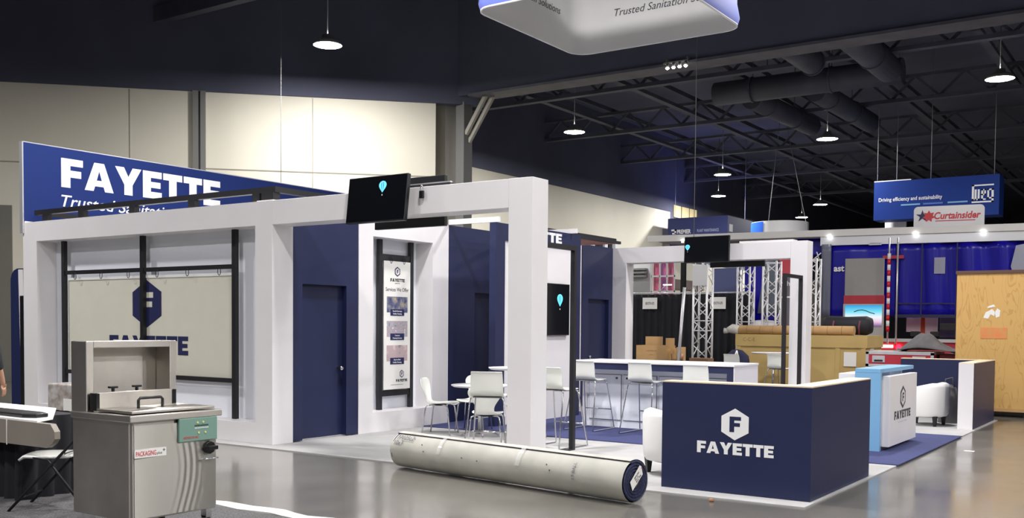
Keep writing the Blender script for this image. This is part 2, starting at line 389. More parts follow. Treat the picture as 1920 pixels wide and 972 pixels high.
for k in range(4):
    x = -10.83+k*.16
    h = MB().tube([(x, 22.6, 8.0), (x, 22.58, 7.9)], .04, 12).build('lamp_head', greymetal, o)
    MB().lathe([(0, -.04), (.03, -.03), (.05, 0)], (x, 22.58, 7.895), 12).build('bulb_glow', spot_glow, h)
# suspension cables
for x, y, z0, z1, lab in ((-19.42, 18.0, 3.0, 11, 'thin wire hanging in front of the angled cream wall'), (-10.03, 22.5, 3.3, 11, 'thin wire hanging from the deep beam above the rear archway')):
    tag(MB().tube([(x, y, z0), (x, y, z1)], .008, 6).build('hanging_wire', greymetal), lab, 'wire')
# ---------------------------------------------------------------- booth carpets
tag(MB().box(-16.1, -2.8, 8.72, 19.2, .0, .012).build('booth_carpet', carpet_g), 'pale grey carpet under the whole trade show booth', 'carpet')
tag(MB().box(-9.84, -2.78, 12.02, 15.85, .012, .024).build('blue_carpet', carpet_b), 'blue carpet strip running across the booth under the counter', 'carpet')
tag(MB().box(-16, -3.0, -2, 5.7, .0, .012).build('speckled_carpet', carpet_s), 'dark speckled grey carpet under the steel machine and folding table', 'carpet')
mt = MB()
n = 60; P0 = [(-13+10.5*i/n, 5.72+.03*math.sin(i*1.7)+.02*random.random()) for i in range(n+1)]
mt.add([(x, y, z) for z in (.0, .014) for x, y in P0]+[(x, y+.17+.02*math.sin(i*.9), z) for z in (.0, .012) for i, (x, y) in enumerate(P0)],
       [(i+(n+1), i+1+(n+1), i+1+3*(n+1), i+3*(n+1)) for i in range(n)]+[(i, i+1, i+1+n+1, i+n+1) for i in range(n)])
tag(mt.build('carpet_tape', mat('white_tape', (205, 205, 202), .5)), 'strip of white tape along the edge of the speckled carpet', 'tape')
# small litter
for (x, y, s_), lab in (((-2.45, 14.1, .1), 'scrap of white tape on concrete beside the blue carpet'), ((-2.3, 8.2, .0), None)):
    if lab: tag(MB().box(x, x+.12, y, y+.09, 0, .003).build('paper_scrap', paper), lab, 'litter')
tag(MB().lathe([(0, .0), (.02, 0), (.025, .02), (.01, .035), (0, .035)], (-3.6, 8.55, 0), 10).build('cork', kraft_dark), 'tiny brown stub on the concrete below the navy half wall', 'litter')
# ---------------------------------------------------------------- storage room: white front display wall
o = thing('front_display_wall', 'white shadow box wall with thick frame at the left front of the booth', 'display wall', (-12.7, YF+.18, 0))
m = MB(); m.box(XL, XL+.36, YF, YF+.36, .013, H); m.build('post', white, o)
m = MB(); m.box(-10.16, XS, YF, YF+.36, .013, H); m.build('post', white, o)
m = MB(); m.box(XL+.36, -10.16, YF, YF+.36, H-.31, H); m.build('header', white, o)
m = MB(); m.box(XL+.36, -10.16, YF, YF+.36, .013, .28); m.build('sill', white, o)
m = MB(); m.box(XL+.36, -10.16, YF+.34, YF+.36, .28, H-.31); m.build('back_panel', white_in, o)
# black rack in it
o = thing('banner_rack', 'black metal rack standing in the white front display wall', 'rack', (-12.8, 9.2, .28))
for x in (-14.85, -12.84, -10.82):
    MB().box(x-.037, x+.037, 9.17, 9.23, .28, 2.86).build('upright', black, o)
for z in (2.33, .77):
    MB().box(-14.8, -10.87, 9.18, 9.22, z, z+.06).build('crossbar', black, o)
for k in range(6):
    x = -14.5+k*.68
    pts = [(x+.03*math.sin(t), 9.16, 2.3+.055*math.cos(t)) for t in [i*math.pi/6 for i in range(13)]]
    MB().tube(pts, .005, 6, caps=False).build('hook', black, o)
o = thing('logo_banner', 'cream hanging banner with navy hexagon F logo and company name', 'banner', (-12.8, 9.25, .82))
MB().box(-14.8, -10.87, 9.235, 9.245, .83, 2.27).build('cloth', cream, o)
MB().box(-14.8, -10.87, 9.22, 9.25, 2.24, 2.285).build('hem_rail', letter_w, o)
hexlogo((-12.8, 9.235, 1.86), X_, -Y_, .68, .70, mb=None).build('emblem', [letter_n, cream], o)
fayette((-13.72, 9.235, 1.12), X_, -Y_, 1.86, .27).build('lettering', letter_n, o)
# ---------------------------------------------------------------- archways (front and rear)
def arch(name, label, yf, loc):
    o = thing(name, label, 'archway', loc)
    MB().box(XS, XP-.31, yf, yf+.34, H-.31, H).build('beam', white, o, bevel=.003)
    return o
o = arch('front_archway', 'tall white archway at the front centre of the booth', YF, (-6.0, YF+.15, 0))
MB().box(XP-.308, XP, YF, YF+.31, .013, H+.003).build('pillar', white, o, bevel=.003)
o = arch('rear_archway', 'white archway at the rear of the booth behind the counter', 18.1, (-6.0, 18.25, 0))
MB().box(XP-.308, XP, 18.1, 18.42, .013, H+.003).build('pillar', white, o, bevel=.003)
MB().box(XS, XS+.31, 18.1, 18.42, .013, H-.31).build('pillar', white, o, bevel=.003)
MB().box(-7.3, -6.25, 18.5, 18.75, H+.03, H+.07).build('cap_board', white, o)
# ---------------------------------------------------------------- storage room right wall: doors and poster box
def knob(parent, x, y, z):
    m = MB(); m.tube([(x, y, z), (x+.035, y, z), (x+.05, y, z), (x+.07, y, z), (x+.085, y, z)], [.036, .014, .028, .036, .014], 14)
    return m.build('door_knob', chrome, parent)
def doorwall(label, y0, y1, d0, d1, ky, zt=H):
    o = thing('navy_door_wall', label, 'wall panel', (XS, (y0+y1)/2, 0))
    m = MB(); m.box(XS-.1, XS, y0, d0, .025, zt); m.box(XS-.1, XS, d1, y1, .025, zt); m.box(XS-.1, XS, d0, d1, 2.12, zt)
    m.build('wall_panel', navy, o)
    d = MB().box(XS-.13, XS-.085, d0-.015, d1+.015, .03, 2.14).build('door', navy_door, o)
    knob(d, XS-.085, ky, .97)
    return o
doorwall('navy wall panel with a flush navy door, nearest the front left pillar', 9.33, 10.58, 9.5, 10.34, 10.27)
doorwall('navy wall panel with a door between the poster box and the lettered portal', 12.68, 14.7, 13.37, 14.2, 14.1)
doorwall('navy wall panel with a navy door beside the rear archway', 16.86, 18.1, 17.12, 17.95, 17.25)
def sbox(label, y0, y1):
    o = thing('poster_display_wall', label, 'display wall', (XS, (y0+y1)/2, 0))
    MB().box(XS-.36, XS, y0, y0+.3, .013, H).build('post', white, o)
    MB().box(XS-.36, XS, y1-.4, y1, .013, H).build('post', white, o)
    MB().box(XS-.36, XS, y0+.3, y1-.4, H-.31, H).build('header', white, o)
    MB().box(XS-.36, XS, y0+.3, y1-.4, .013, .3).build('sill', white, o)
    MB().box(XS-.36, XS-.34, y0+.3, y1-.4, .3, H-.31).build('back_panel', white_in, o)
    return o
sbox('white shadow box wall with a poster rack, right of the first navy door', 10.59, 12.66)
sbox('white shadow box wall mostly hidden behind the lettered navy portal', 14.72, 16.84)
xr = -10.1
o = thing('poster_rack', 'narrow black metal rack holding the services poster', 'rack', (xr, 11.69, .3))
for y in (11.33, 12.05): MB().box(xr-.04, xr+.02, y-.036, y+.036, .3, 2.86).build('upright', black, o)
for z in (2.56, .5): MB().box(xr-.03, xr+.01, 11.36, 12.02, z, z+.085).build('crossbar', black, o)
for y in (11.55, 11.85):
    MB().tube([(xr+.03, y+.02*math.sin(t), 2.56+.05*math.cos(t)) for t in [i*math.pi/6 for i in range(13)]], .005, 6, caps=False).build('hook', black, o)
o = thing('services_poster', 'tall white poster listing services with three photos', 'poster', (xr+.03, 11.69, .62))
MB().box(xr+.02, xr+.03, 11.385, 11.995, .6, 2.545).build('sheet', paper, o)
xf = xr+.03
hexlogo((xf, 11.69, 2.39), Y_, X_, .12, .15, .003, outline=True).build('emblem', [letter_n, paper], o)
fayette((xf, 11.53, 2.235), Y_, X_, .33, .05, .002).build('lettering', blackpl, o)
m = MB(); m.text('Services We Offer', .06, (xf, 11.69, 2.09), Y_, Z_, X_, .002, .004, align='CENTER', width=.53)
m.text('SANITATION', .014, (xf, 11.69, 2.205), Y_, Z_, X_, .002, align='CENTER'); m.build('heading', letter_g, o)
ph = [photo_mat('washdown_photo', [(44, 46, 78), (84, 90, 124), (136, 138, 158), (206, 176, 92)], 9),
      photo_mat('contract_photo', [(80, 90, 110), (190, 196, 206), (150, 110, 110), (230, 230, 236)], 14),
      photo_mat('blasting_photo', [(64, 58, 66), (196, 186, 190), (178, 140, 140), (226, 222, 224)], 8)]
caps = [('Food & Beverage', 'Facility Cleaning'), ('Contract', 'Cleaning Services'), ('Dry Ice Blast', 'Facility Cleaning')]
for k, z in enumerate((1.77, 1.4, 1.03)):
    q = MB().box(xf, xf+.002, 11.45, 11.93, z, z+.24).build('photo', ph[k], o)
    MB().box(xf+.002, xf+.004, 11.53, 11.85, z-.05, z+.05).build('caption', letter_n, q)
    m = MB()
    for j, t in enumerate(caps[k]): m.text(t, .022, (xf+.004, 11.69, z+.01-.04*j), Y_, Z_, X_, .002, .004, align='CENTER')
    m.build('caption_text', letter_w, q)
hexlogo((xf, 11.8, .83), Y_, X_, .09, .12, .003, outline=True).build('emblem', [letter_n, paper], o)
fayette((xf, 11.67, .71), Y_, X_, .26, .04, .002).build('lettering', blackpl, o)
MB().box(xf, xf+.002, 11.55, 11.83, .665, .67).build('line', letter_g, o)
# ---------------------------------------------------------------- outer walls of storage and header sign
o = thing('booth_side_wall', 'white outer side wall at the far left end of the booth', 'wall panel', (XL, 13.7, 0))
MB().box(XL-.06, XL-.005, 8.99, 18.4, .013, 3.2).build('wall_panel', white, o)
o = thing('header_sign', 'large blue header sign with white company name above the booth left end', 'sign', (XL, 13.7, 3.2))
MB().box(XL-.08, XL+.0, 8.97, 18.4, 3.2, 4.46).build('board', [signblue], o)
MB().box(XL-.08, XL+.005, 8.95, 8.97, 3.0, 4.47).build('edge_trim', silver, o)
MB().box(XL-.09, XL+.0, 8.97, 18.4, 4.46, 4.475).build('top_trim', silver, o)
fayette((XL, 9.62, 3.82), Y_, X_, 3.28, .48).build('lettering', letter_w, o)
m = MB(); m.text('Trusted Sanitation Solutions', .2, (XL, 9.62, 3.5), Y_, Z_, X_, .004, .004, shear=.25, width=3.6); m.build('tagline', letter_w, o)
o = thing('roof_rail', 'black rail on short posts along the top of the storage room', 'rail', (-12.8, 9.1, H))
MB().box(-15.45, -9.88, 9.06, 9.14, 3.29, 3.365).build('front_rail', black, o)
MB().box(-9.96, -9.88, 9.14, 12.6, 3.29, 3.365).build('side_rail', black, o)
MB().box(-15.5, -15.42, 9.14, 12.6, 3.29, 3.365).build('side_rail', black, o)
for x in (-15.15, -14.18, -12.9, -11.56, -10.25): MB().box(x-.07, x+.07, 9.06, 9.14, H, 3.29).build('post', black, o)
MB().box(-10.12, -9.9, 9.04, 9.16, H, 3.29).build('post', black, o)
MB().box(-10.16, -9.86, 9.0, 9.2, H, 3.185).build('foot', white, o)
o = thing('rear_roof_rail', 'black rail on posts above the navy wall by the rear archway', 'rail', (-9.9, 16.8, H))
MB().box(-9.95, -9.87, 15.1, 18.3, 3.33, 3.38).build('rail_bar', black, o)
for y in (17.55, 17.95): MB().box(-9.95, -9.85, y, y+.14, H, 3.33).build('post', black, o)
MB().box(-9.94, -9.84, 17.76, 17.88, H, 3.33).build('block', white, o)
MB().box(-9.94, -9.84, 18.2, 18.34, H, 3.33).build('block', white, o)
o = thing('roof_slab', 'thin roof board with bare wooden underside behind the navy portal', 'roof board', (-9.3, 16, 3.2))
MB().box(-9.8, -8.98, 15.22, 16.72, 3.13, 3.16).build('board', mat('reddish_wood', (170, 120, 108), .7), o)
MB().box(-8.98, -8.92, 15.22, 16.72, 3.12, 3.17).build('edge', black, o)
MB().box(-9.8, -9.0, 15.22, 15.3, 2.98, 3.03).build('edge', black, o)
# ---------------------------------------------------------------- navy portal with screen
xp = -8.9
o = thing('lettered_portal', 'navy portal frame with white company name and white panel inside', 'portal', (xp, 13.9, 0))
MB().box(xp-.12, xp, 12.63, 12.88, .025, H).build('post', navy, o)
MB().box(xp-.12, xp, 14.97, 15.2, .025, H).build('post', navy, o)
MB().box(xp-.12, xp, 12.88, 14.97, 2.91, H).build('header', navy, o)
MB().box(xp-.11, xp-.03, 12.88, 14.97, 0.025, 2.91).build('white_panel', white, o)
fayette((xp, 13.0, 2.97), Y_, X_, 1.56, .165, .004).build('lettering', letter_w, o)
for y, lab in ((12.66, 'white board joining the poster wall to the navy portal, left'), (15.02, 'white board joining the rear wall to the navy portal, right')):
    tag(MB().box(-9.84, -8.86 if y < 13 else -8.8, y-.01 if y < 13 else y-.15, y+.03 if y < 13 else y-.1, 3.175, 3.255).build('joining_board', white), lab, 'board')
def balloon(mb, O, U, V, N, h):
    w = h*.36; n = 20; P = []
    for i in range(n+1):
        t = math.pi*(-.5+i/n*2) 
    P = []
    for i in range(24):
        t = 2*math.pi*i/24; y = math.sin(t); x = math.cos(t)
        yy = y*.30*h+h*.2 if y > 0 else y*.5*h+h*.2
        xx = x*w*.95*(1 if y > 0 else (1-abs(y)**1.6*.82))
        P.append((xx, yy))
    mb.prism(P, O, U, V, N, .001, 0)
    mb.prism([(-w*.1, -.42*h), (w*.1, -.42*h), (w*.08, -.52*h), (-w*.08, -.52*h)], O, U, V, N, .001, 2)
    for k in (-.3, .22):
        Q = [(p[0]*.12+k*w*(1-abs(p[1]-h*.2)/h*.8), p[1]*.9+.01*h) for p in P]
        mb.prism(Q, Vector(O)+Vector(N)*.001, U, V, N, .0006, 1)
    return mb
def tv(name, label, c, w, h, yaw, tilt=0, bal=None, roll=0, group=None):
    # local: screen faces local -Y
    o = thing(name, label, 'screen', c, yaw)
    R = Matrix.Translation(c) @ Matrix.Rotation(yaw, 4, 'Z') @ Matrix.Rotation(roll, 4, 'Y') @ Matrix.Rotation(tilt, 4, 'X')
    R.translation = Vector(c)
    MB().box(-w/2, w/2, -.01, .045, -h/2, h/2, M=R).build('casing', blackpl, o, bevel=.006)
    MB().box(-w/2+.01, w/2-.01, -.013, -.009, -h/2+.015, h/2-.01, M=R).build('display', screen, o)
    if bal:
        q = R @ Vector((bal[0], -.014, bal[1])); R3 = R.to_3x3()
        balloon(MB(), q, R3 @ X_, R3 @ Z_, R3 @ -Y_, bal[2]).build('balloon_picture', [balloon_m, balloon_d, letter_w], o)
    return o
tv('portal_screen', 'large black screen on the white panel inside the navy portal, showing a balloon', (xp+.02, 14.07, 1.86), 1.44, .87, math.pi/2, 0, (.40, .13, .26))
o = tv('beam_screen', 'tilted black screen on the front archway beam, showing a blue balloon', (-7.9, 8.8, 3.045), .92, .545, math.radians(-1), math.radians(-7), (.09, .12, .17))
MB().box(-8.2, -7.6, 8.85, 8.97, 2.95, 3.1).build('bracket', black, o)
MB().box(-8.3, -6.98, 9.0, 9.04, 3.2, 3.215).build('mount_rail', silver, o)
MB().box(-8.3, -6.98, 9.0, 9.06, 3.172, 3.2).build('mount_rail', black, o)
o = tv('beam_screen', 'black screen on the hidden side of the front archway beam', (-7.9, 9.42, 3.06), 1.1, .6, math.pi, 0, None)
o = tv('rear_beam_screen', 'black screen on the front of the rear archway beam, showing a balloon', (-7.7, 17.86, 3.06), .92, .5, math.radians(-2), math.radians(-2), (-.39, .03, .14))
MB().box(-8.0, -7.4, 17.9, 18.1, 2.9, 3.1).build('bracket', black, o)
o = tv('rear_beam_screen', 'black screen on the hidden side of the rear archway beam', (-7.35, 18.55, 3.0), 1.1, .5, math.pi, 0, None)
o = thing('padlock', 'black combination padlock hanging beside the front tilted screen', 'padlock', (-7.33, 8.93, 3.1))
MB().box(-7.36, -7.3, 8.91, 8.94, 3.03, 3.12).build('body', blackpl, o, bevel=.008)
MB().tube([(-7.33+.02*math.cos(t), 8.925, 3.13+.05*math.sin(t)) for t in [i*math.pi/8 for i in range(9)]], .005, 8).build('shackle', chrome, o)
MB().box(-7.34, -7.32, 8.905, 8.912, 3.115, 3.135).build('dial', silver, o)
# black free-standing frames
def bframe(label, x, y0, y1, h):
    o = thing('upright_stand', label, 'frame', (x, (y0+y1)/2, 0))
    for y in (y0, y1-.06): MB().box(x-.03, x+.03, y, y+.06, .013, h-.06).build('upright', black, o)
    MB().box(x-.03, x+.03, y0, y1, h-.06, h).build('top_bar', black, o)
    MB().box(x-.03, x+.03, y0+.06, y1-.06, .012, .03).build('foot_bar', black, o)
    return o
bframe('slim black upright frame beside the central white pillar, behind the carpet roll', -6.51, 9.95, 10.98, 2.6)
bframe('slim black upright frame in front of the rear archway pillar', -5.85, 16.9, 17.8, 2.52)
# ---------------------------------------------------------------- half walls
def halfwall(label, x0, x1, y0, y1, corner, side, logo=False):
    # L-shaped: 'front' leg at y0 (side -1) or y1 (side +1), right leg at x1
    o = thing('navy_half_wall', label, 'half wall', ((x0+x1)/2, (y0+y1)/2, 0)); t = .22; h = 1.06
    if side < 0: P = [(x0, y0), (x1, y0), (x1, y1), (x1-t, y1), (x1-t, y0+t), (x0, y0+t)]
    else: P = [(x1, y0), (x1, y1), (x0, y1), (x0, y1-t), (x1-t, y1-t), (x1-t, y0)]
    mb = MB(); mb.prism(P, (0, 0, .012), X_, Y_, Z_, h-.022); mb.build('wall_body', navy, o)
    mb = MB(); mb.prism(P, (0, 0, h-.01), X_, Y_, Z_, .012); mb.build('top_edge', woodedge, o)
    return o
o = halfwall('navy L-shaped half wall with white hexagon logo, nearest the camera', -4.32, -2.84, 9.0, 10.98, 0, -1)
hexlogo((-3.565, 9.0, .675), X_, -Y_, .27, .30).build('emblem', [letter_w, navy], o)
fayette((-3.945, 9.0, .385), X_, -Y_, .76, .112).build('lettering', letter_w, o)
o = halfwall('navy L-shaped half wall with white end, at the far right corner', -4.35, -2.84, 17.03, 19.04, 0, 1)
MB().box(-3.06, -2.84, 17.02, 17.03, .012, 1.05).build('end_panel', white, o)
# ---------------------------------------------------------------- counter
o = thing('bar_counter', 'long white bar counter with navy fascia in the booth centre', 'counter', (-6.6, 14.1, .024))
cx0, cx1 = -8.0, -5.35
MB().box(cx0, cx1+.02, 13.4, 14.35, 1.03, 1.06).build('countertop', white, o, bevel=.003)
m = MB(); m.box(cx0, cx1, 13.42, 13.46, .93, 1.03); m.box(cx1-.1, cx1, 13.42, 13.46, .024, .93); m.build('fascia', navy, o)
MB().box(cx1-.1, cx1, 13.46, 14.33, .024, 1.03).build('end_panel', white, o)
MB().box(cx1, cx1+.012, 13.42, 14.34, .024, 1.03).build('end_panel', white, o)
MB().box(cx0+.04, cx0+.12, 13.7, 14.33, .024, 1.03).build('end_panel', white, o)
MB().box(cx0+.12, cx1-.1, 13.72, 14.33, .024, .97).build('carcass', white_in, o)
gapm = mat('shadow_gap', (120, 118, 124), .7)
for k in range(4):
    x = cx0+.16+k*.6
    MB().box(x-.005, x+.565, 13.712, 13.722, .135, .845).build('door_gap', gapm, o)
    d = MB().box(x+.004, x+.556, 13.70, 13.72, .144, .836).build('cupboard_door', white_in, o, bevel=.002)
    MB().tube([(x+.49 if k % 2 == 0 else x+.07, 13.70, .79), (x+.49 if k % 2 == 0 else x+.07, 13.68, .79)], .016, 12).build('door_lock', blackpl, d)
# ---------------------------------------------------------------- reception desk
o = thing('reception_desk', 'small sky blue and white reception desk with company logo', 'desk', (-3.5, 14.1, .024))
MB().box(-3.6, -3.28, 13.152, 13.21, .024, 1.024).build('side_panel', lightblue, o)
MB().box(-3.6, -3.28, 13.15, 14.95, 1.025, 1.075).build('desk_top', lightblue, o, bevel=.002)
MB().box(-3.3, -3.2, 13.3, 14.8, .07, .98).build('front_panel', white, o, bevel=.003)
MB().box(-3.6, -3.3, 13.25, 14.75, .09, .93).build('carcass', white_in, o)
MB().box(-3.56, -3.3, 13.23, 14.7, .024, .09).build('plinth', mat('grey_plinth', (168, 168, 174), .5), o)
for y in (13.3, 13.95, 14.6): MB().box(-3.6, -3.36, y, y+.025, .93, 1.025).build('divider', white_in, o)
hexlogo((-3.2, 14.0, .68), Y_, X_, .27, .3, .004, outline=True).build('emblem', [letter_g, white], o)
fayette((-3.2, 13.56, .40), Y_, X_, .88, .11, gap=.17).build('lettering', letter_g, o)
m = MB(); m.text('Trusted Sanitation Solutions', .02, (-3.2, 14.0, .35), Y_, Z_, X_, .001, align='CENTER', width=.5); m.build('tagline', mat('pale_grey_vinyl', (200, 200, 204), .5), o)
tag(MB().box(-3.85, -3.64, 13.3, 14.3, .024, 1.0).build('side_shelf', white, bevel=.003), 'low white shelf unit behind the sky blue reception desk', 'shelf')
# ---------------------------------------------------------------- seating
def arc(pts, n=6):
    return pts
def make_chair():
    o = thing('shell_chair', '', 'chair')
    prof = [(.235, .425, .17), (.225, .445, .205), (.17, .452, .215), (.08, .447, .215), (0, .44, .2), (-.08, .438, .175), (-.14, .445, .14), (-.175, .47, .12), (-.2, .52, .115), (-.215, .57, .13), (-.232, .63, .175), (-.25, .69, .215), (-.262, .735, .22), (-.272, .775, .2), (-.28, .805, .15)]
    P = []
    for y, z, w in prof:
        row = []
        for j in range(9):
            u = -1+2*j/8; back = max(0, min(1, (z-.45)/.1))
            row.append((u*w, y+back*.035*u*u, z+(1-back)*.018*u*u - (.0 if back < .5 or z < .76 else .02*(1-abs(abs(u)-.55)*1.6)*-0.5)))
        P.append(row)
    MB().grid(P).build('seat_shell', shell_m, o, solid=.012, subsurf=1)
    for sx in (-1, 1):
        for sy in (-1, 1):
            m = MB(); m.tube([(sx*.06, sy*.03, .425), (sx*.14, sy*.1, .428), (sx*.175, sy*.15, .415), (sx*.187, sy*.165, .38), (sx*.22, sy*.21, .0)], .0105, 10); m.build('leg', chrome, o)
    MB().lathe([(0, .415), (.09, .415), (.09, .432), (0, .432)], n=20).build('mount_disc', blackpl, o)
    return o
def make_stool():
    o = thing('bar_stool', '', 'stool')
    prof = [(.2, .755, .185), (.19, .765, .195), (.1, .76, .2), (0, .755, .2), (-.1, .755, .2), (-.155, .765, .198), (-.19, .80, .195), (-.2, .85, .192), (-.205, .92, .19), (-.212, .99, .187), (-.225, 1.035, .184), (-.24, 1.045, .182)]
    P = [[(u*w, y+(.02*u*u if z > .8 else 0), z) for u in [-1, -.96, -.75, -.4, 0, .4, .75, .96, 1]] for y, z, w in prof]
    MB().grid(P).build('seat_shell', shell_m, o, solid=.014, subsurf=1)
    for sx in (-1, 1):
        m = MB(); m.tube([(sx*.16, -.15, .745), (sx*.19, -.165, .73), (sx*.2, -.18, .68), (sx*.25, -.33, .03), (sx*.25, -.325, .012), (sx*.25, -.3, .01), (sx*.25, .3, .01), (sx*.25, .325, .012), (sx*.25, .33, .03), (sx*.2, .19, .68), (sx*.19, .175, .73), (sx*.16, .16, .745)], .0095, 10)
        m.build('leg_frame', chrome, o)
    MB().tube([(-.225, .265, .3), (.225, .265, .3)], .009, 8).build('foot_rail', chrome, o)
    MB().box(-.17, .17, -.16, .17, .738, .75).build('seat_support', chrome, o)
    return o
SC, BS = make_chair(), make_stool()
def face(dx, dy): return math.atan2(-dx, dy)      # local +Y is where the sitter looks
seats = [(SC, (-8.98, 11.38, .012), face(.93, .37), 'white shell chair seen side-on, left of the low round table'),
         (SC, (-8.85, 12.02, .024), face(.3, -.95), 'white shell chair facing the camera behind the low round table'),
         (SC, (-7.46, 10.42, .012), face(-.45, .9), 'white shell chair seen from behind, in front of the low round table'),
         (SC, (-7.72, 11.72, .012), face(-.95, -.1), 'white shell chair half hidden behind the central white pillar')]
for i, (p, l, r, lab) in enumerate(seats):
    if i == 0: p.location = l; p.rotation_euler = (0, 0, r); p['label'] = lab; p['group'] = 'white shell chairs'
    else: dup(p, l, r, lab, 'white shell chairs')
stools = [((-7.56, 13.22, .024), 0, 'white bar stool at the counter, leftmost, right beside the black upright'),
          ((-6.63, 13.24, .024), 0, 'white bar stool at the counter, middle of the row of three'),
          ((-5.68, 13.06, .024), 0, 'white bar stool at the counter, rightmost, rising behind the near half wall'),
          ((-6.8, 9.54, .012), .45, 'tall white bar stool in front of the round table, left of the central pillar'),
          ((-6.83, 11.12, .012), -.05, 'white bar stool standing just right of the central white pillar'),
          ((-6.93, 19.9, .0), -.3, 'white bar stool by the bistro table beyond the rear archway, right one'),
          ((-7.62, 19.3, .0), -.25, 'white bar stool by the bistro table beyond the rear archway, left one')]
for i, (l, r, lab) in enumerate(stools):
    if i == 0: BS.location = l; BS['label'] = lab; BS['group'] = 'white bar stools'
    else: dup(BS, l, r, lab, 'white bar stools')
def rtable(label, x, y, r, h, z0=.012):
    o = thing('round_table', label, 'table', (x, y, z0))
    MB().lathe([(0, h-.03), (r-.03, h-.03), (r, h-.012), (r, h), (0, h)], (x, y, 0), 48).build('table_top', white, o)
    MB().tube([(x, y, z0+.03), (x, y, h-.03)], .028, 16).build('pole', chrome, o)
    m = MB()
    for k in range(4):
        t = math.pi/4+k*math.pi/2; c, s_ = math.cos(t), math.sin(t)
        m.tube([(x+.02*c, y+.02*s_, z0+.075), (x+.15*c, y+.15*s_, z0+.07), (x+r*.5*c, y+r*.5*s_, z0+.045), (x+r*.68*c, y+r*.68*s_, z0+.012)], .013, 8)
    m.build('base', chrome, o); return o
rtable('low round white table with chrome star base, ringed by shell chairs', -8.36, 11.5, .41, .745)
rtable('high round white table half hidden behind the central white pillar', -7.12, 10.5, .31, 1.06)
rtable('high round white bistro table beyond the rear archway', -7.37, 20.7, .46, 1.06, 0)
def tub(label, x, y, rz):
    o = thing('tub_armchair', label, 'armchair', (x, y, .012), rz, 'white tub armchairs')
    # local: opening towards +Y
    def wall(r, z, ph): return (r*math.sin(ph), -r*math.cos(ph)*1.0, z)
    P = []; n = 28
    for i in range(n+1):
        ph = -2.25+4.5*i/n; a_ = abs(ph); zt = .70-.10*max(0, (a_-1.0)/1.25)
        ro, ri = .36, .255
        row = [(ro-.035, .16), (ro-.01, .2), (ro, .3), (ro+.005, zt-.07), (ro-.012, zt-.02), (ro-.05, zt), (ri+.04, zt-.005), (ri+.01, zt-.03), (ri, zt-.09), (ri, .3), (ri, .16)]
        P.append([Vector(wall(r, z, ph)) for r, z in row])
    m = MB(); m.grid(P)
    for e in (P[0], P[-1]): m.add(e, [tuple(range(len(e)))], 0, False)
    loc = world_of(o); m.v = [tuple(loc @ Vector(v)) for v in m.v]
    m.build('upholstered_back', leather, o)
    m = MB(); m.lathe([(0, .14), (.25, .14), (.28, .17), (.285, .38), (.26, .42), (0, .43)], n=32); m.v = [tuple(loc @ Vector(v)) for v in m.v]
    m.build('seat_cushion', leather, o)
    for sx in (-1, 1):
        for sy in (-1, 1):
            m = MB(); c = Vector((sx*.22, sy*.22, 0)); m.add([tuple(c+Vector((i*w, j*w, z))) for z, w in ((0, .02), (.165, .034)) for i, j in ((-1, -1), (1, -1), (1, 1), (-1, 1))], [(3, 2, 1, 0), (4, 5, 6, 7), (0, 1, 5, 4), (1, 2, 6, 5), (2, 3, 7, 6), (3, 0, 4, 7)])
            m.v = [tuple(loc @ Vector(v)) for v in m.v]; m.build('leg', darkwood, o)
    return o
tub('white tub armchair behind the left end of the near half wall', -4.56, 9.86, face(.6, .8))
tub('white tub armchair between the reception desk and the far half wall', -3.62, 17.42, face(-.9, .1))
o = thing('grey_bag', 'limp grey bag leaning behind the far white tub armchair', 'bag', (-3.2, 18.0, .012))
m = MB(); P = [[Vector((-3.38+.16*math.cos(t)*(1+.1*math.sin(3*t)), 18.05+.1*math.sin(t), z)) for t in [2*math.pi*j/14 for j in range(14)]] for z in (.013, .2, .45, .6, .66)]
for k, s_ in enumerate((1.1, 1, .9, .7, .15)):
    for p in P[k]: p.x = -3.38+(p.x+3.38)*s_; p.y = 18.05+(p.y-18.05)*s_
m.grid(P, closed=True); m.build('pouch', greycloth, o)
m = MB(); m.tube([(-3.45, 18.0, .6), (-3.42, 17.95, .75), (-3.32, 17.95, .78), (-3.3, 18.0, .62)], .012, 8); m.build('strap', greycloth, o)
# ---------------------------------------------------------------- rolled carpet
A_ = Vector((-7.27, 8.55, .202)); B_ = Vector((-4.12, 8.04, .202)); dd = (B_-A_).normalized(); nn = Vector((-dd.y, dd.x, 0)); R_ = .2
o = thing('carpet_roll', 'long rolled-up carpet with pale backing outwards, lying on the concrete', 'carpet roll', ((A_.x+B_.x)/2, (A_.y+B_.y)/2, 0))
m = MB(); n = 56; rows = []
for k in range(41):
    t = k/40; c = A_.lerp(B_, t); row = []
    for i in range(n+1):
        th = 2*math.pi*i/n+1.2; r = R_*(1+.0)-.012*i/n + .0015*math.sin(5*th+t*9)
        if math.sin(th) < -.985: pass
        row.append(c+nn*(-math.cos(th))*r+Z_*(math.sin(th)*r))
    rows.append(row)
m.grid(rows)
for k in range(40):   # thickness step of the outer lap
    a1, a2 = rows[k][0], rows[k+1][0]; b1, b2 = rows[k][n], rows[k+1][n]
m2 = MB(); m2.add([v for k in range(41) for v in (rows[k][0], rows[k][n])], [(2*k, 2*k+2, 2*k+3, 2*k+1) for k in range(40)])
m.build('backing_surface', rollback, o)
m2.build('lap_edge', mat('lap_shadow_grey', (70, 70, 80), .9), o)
m3 = MB()
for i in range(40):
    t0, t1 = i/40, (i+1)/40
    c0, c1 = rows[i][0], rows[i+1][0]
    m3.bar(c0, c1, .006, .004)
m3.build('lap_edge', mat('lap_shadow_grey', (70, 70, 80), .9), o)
m = MB(); turns = 5.3; N_ = 320; e0 = B_; sp = []
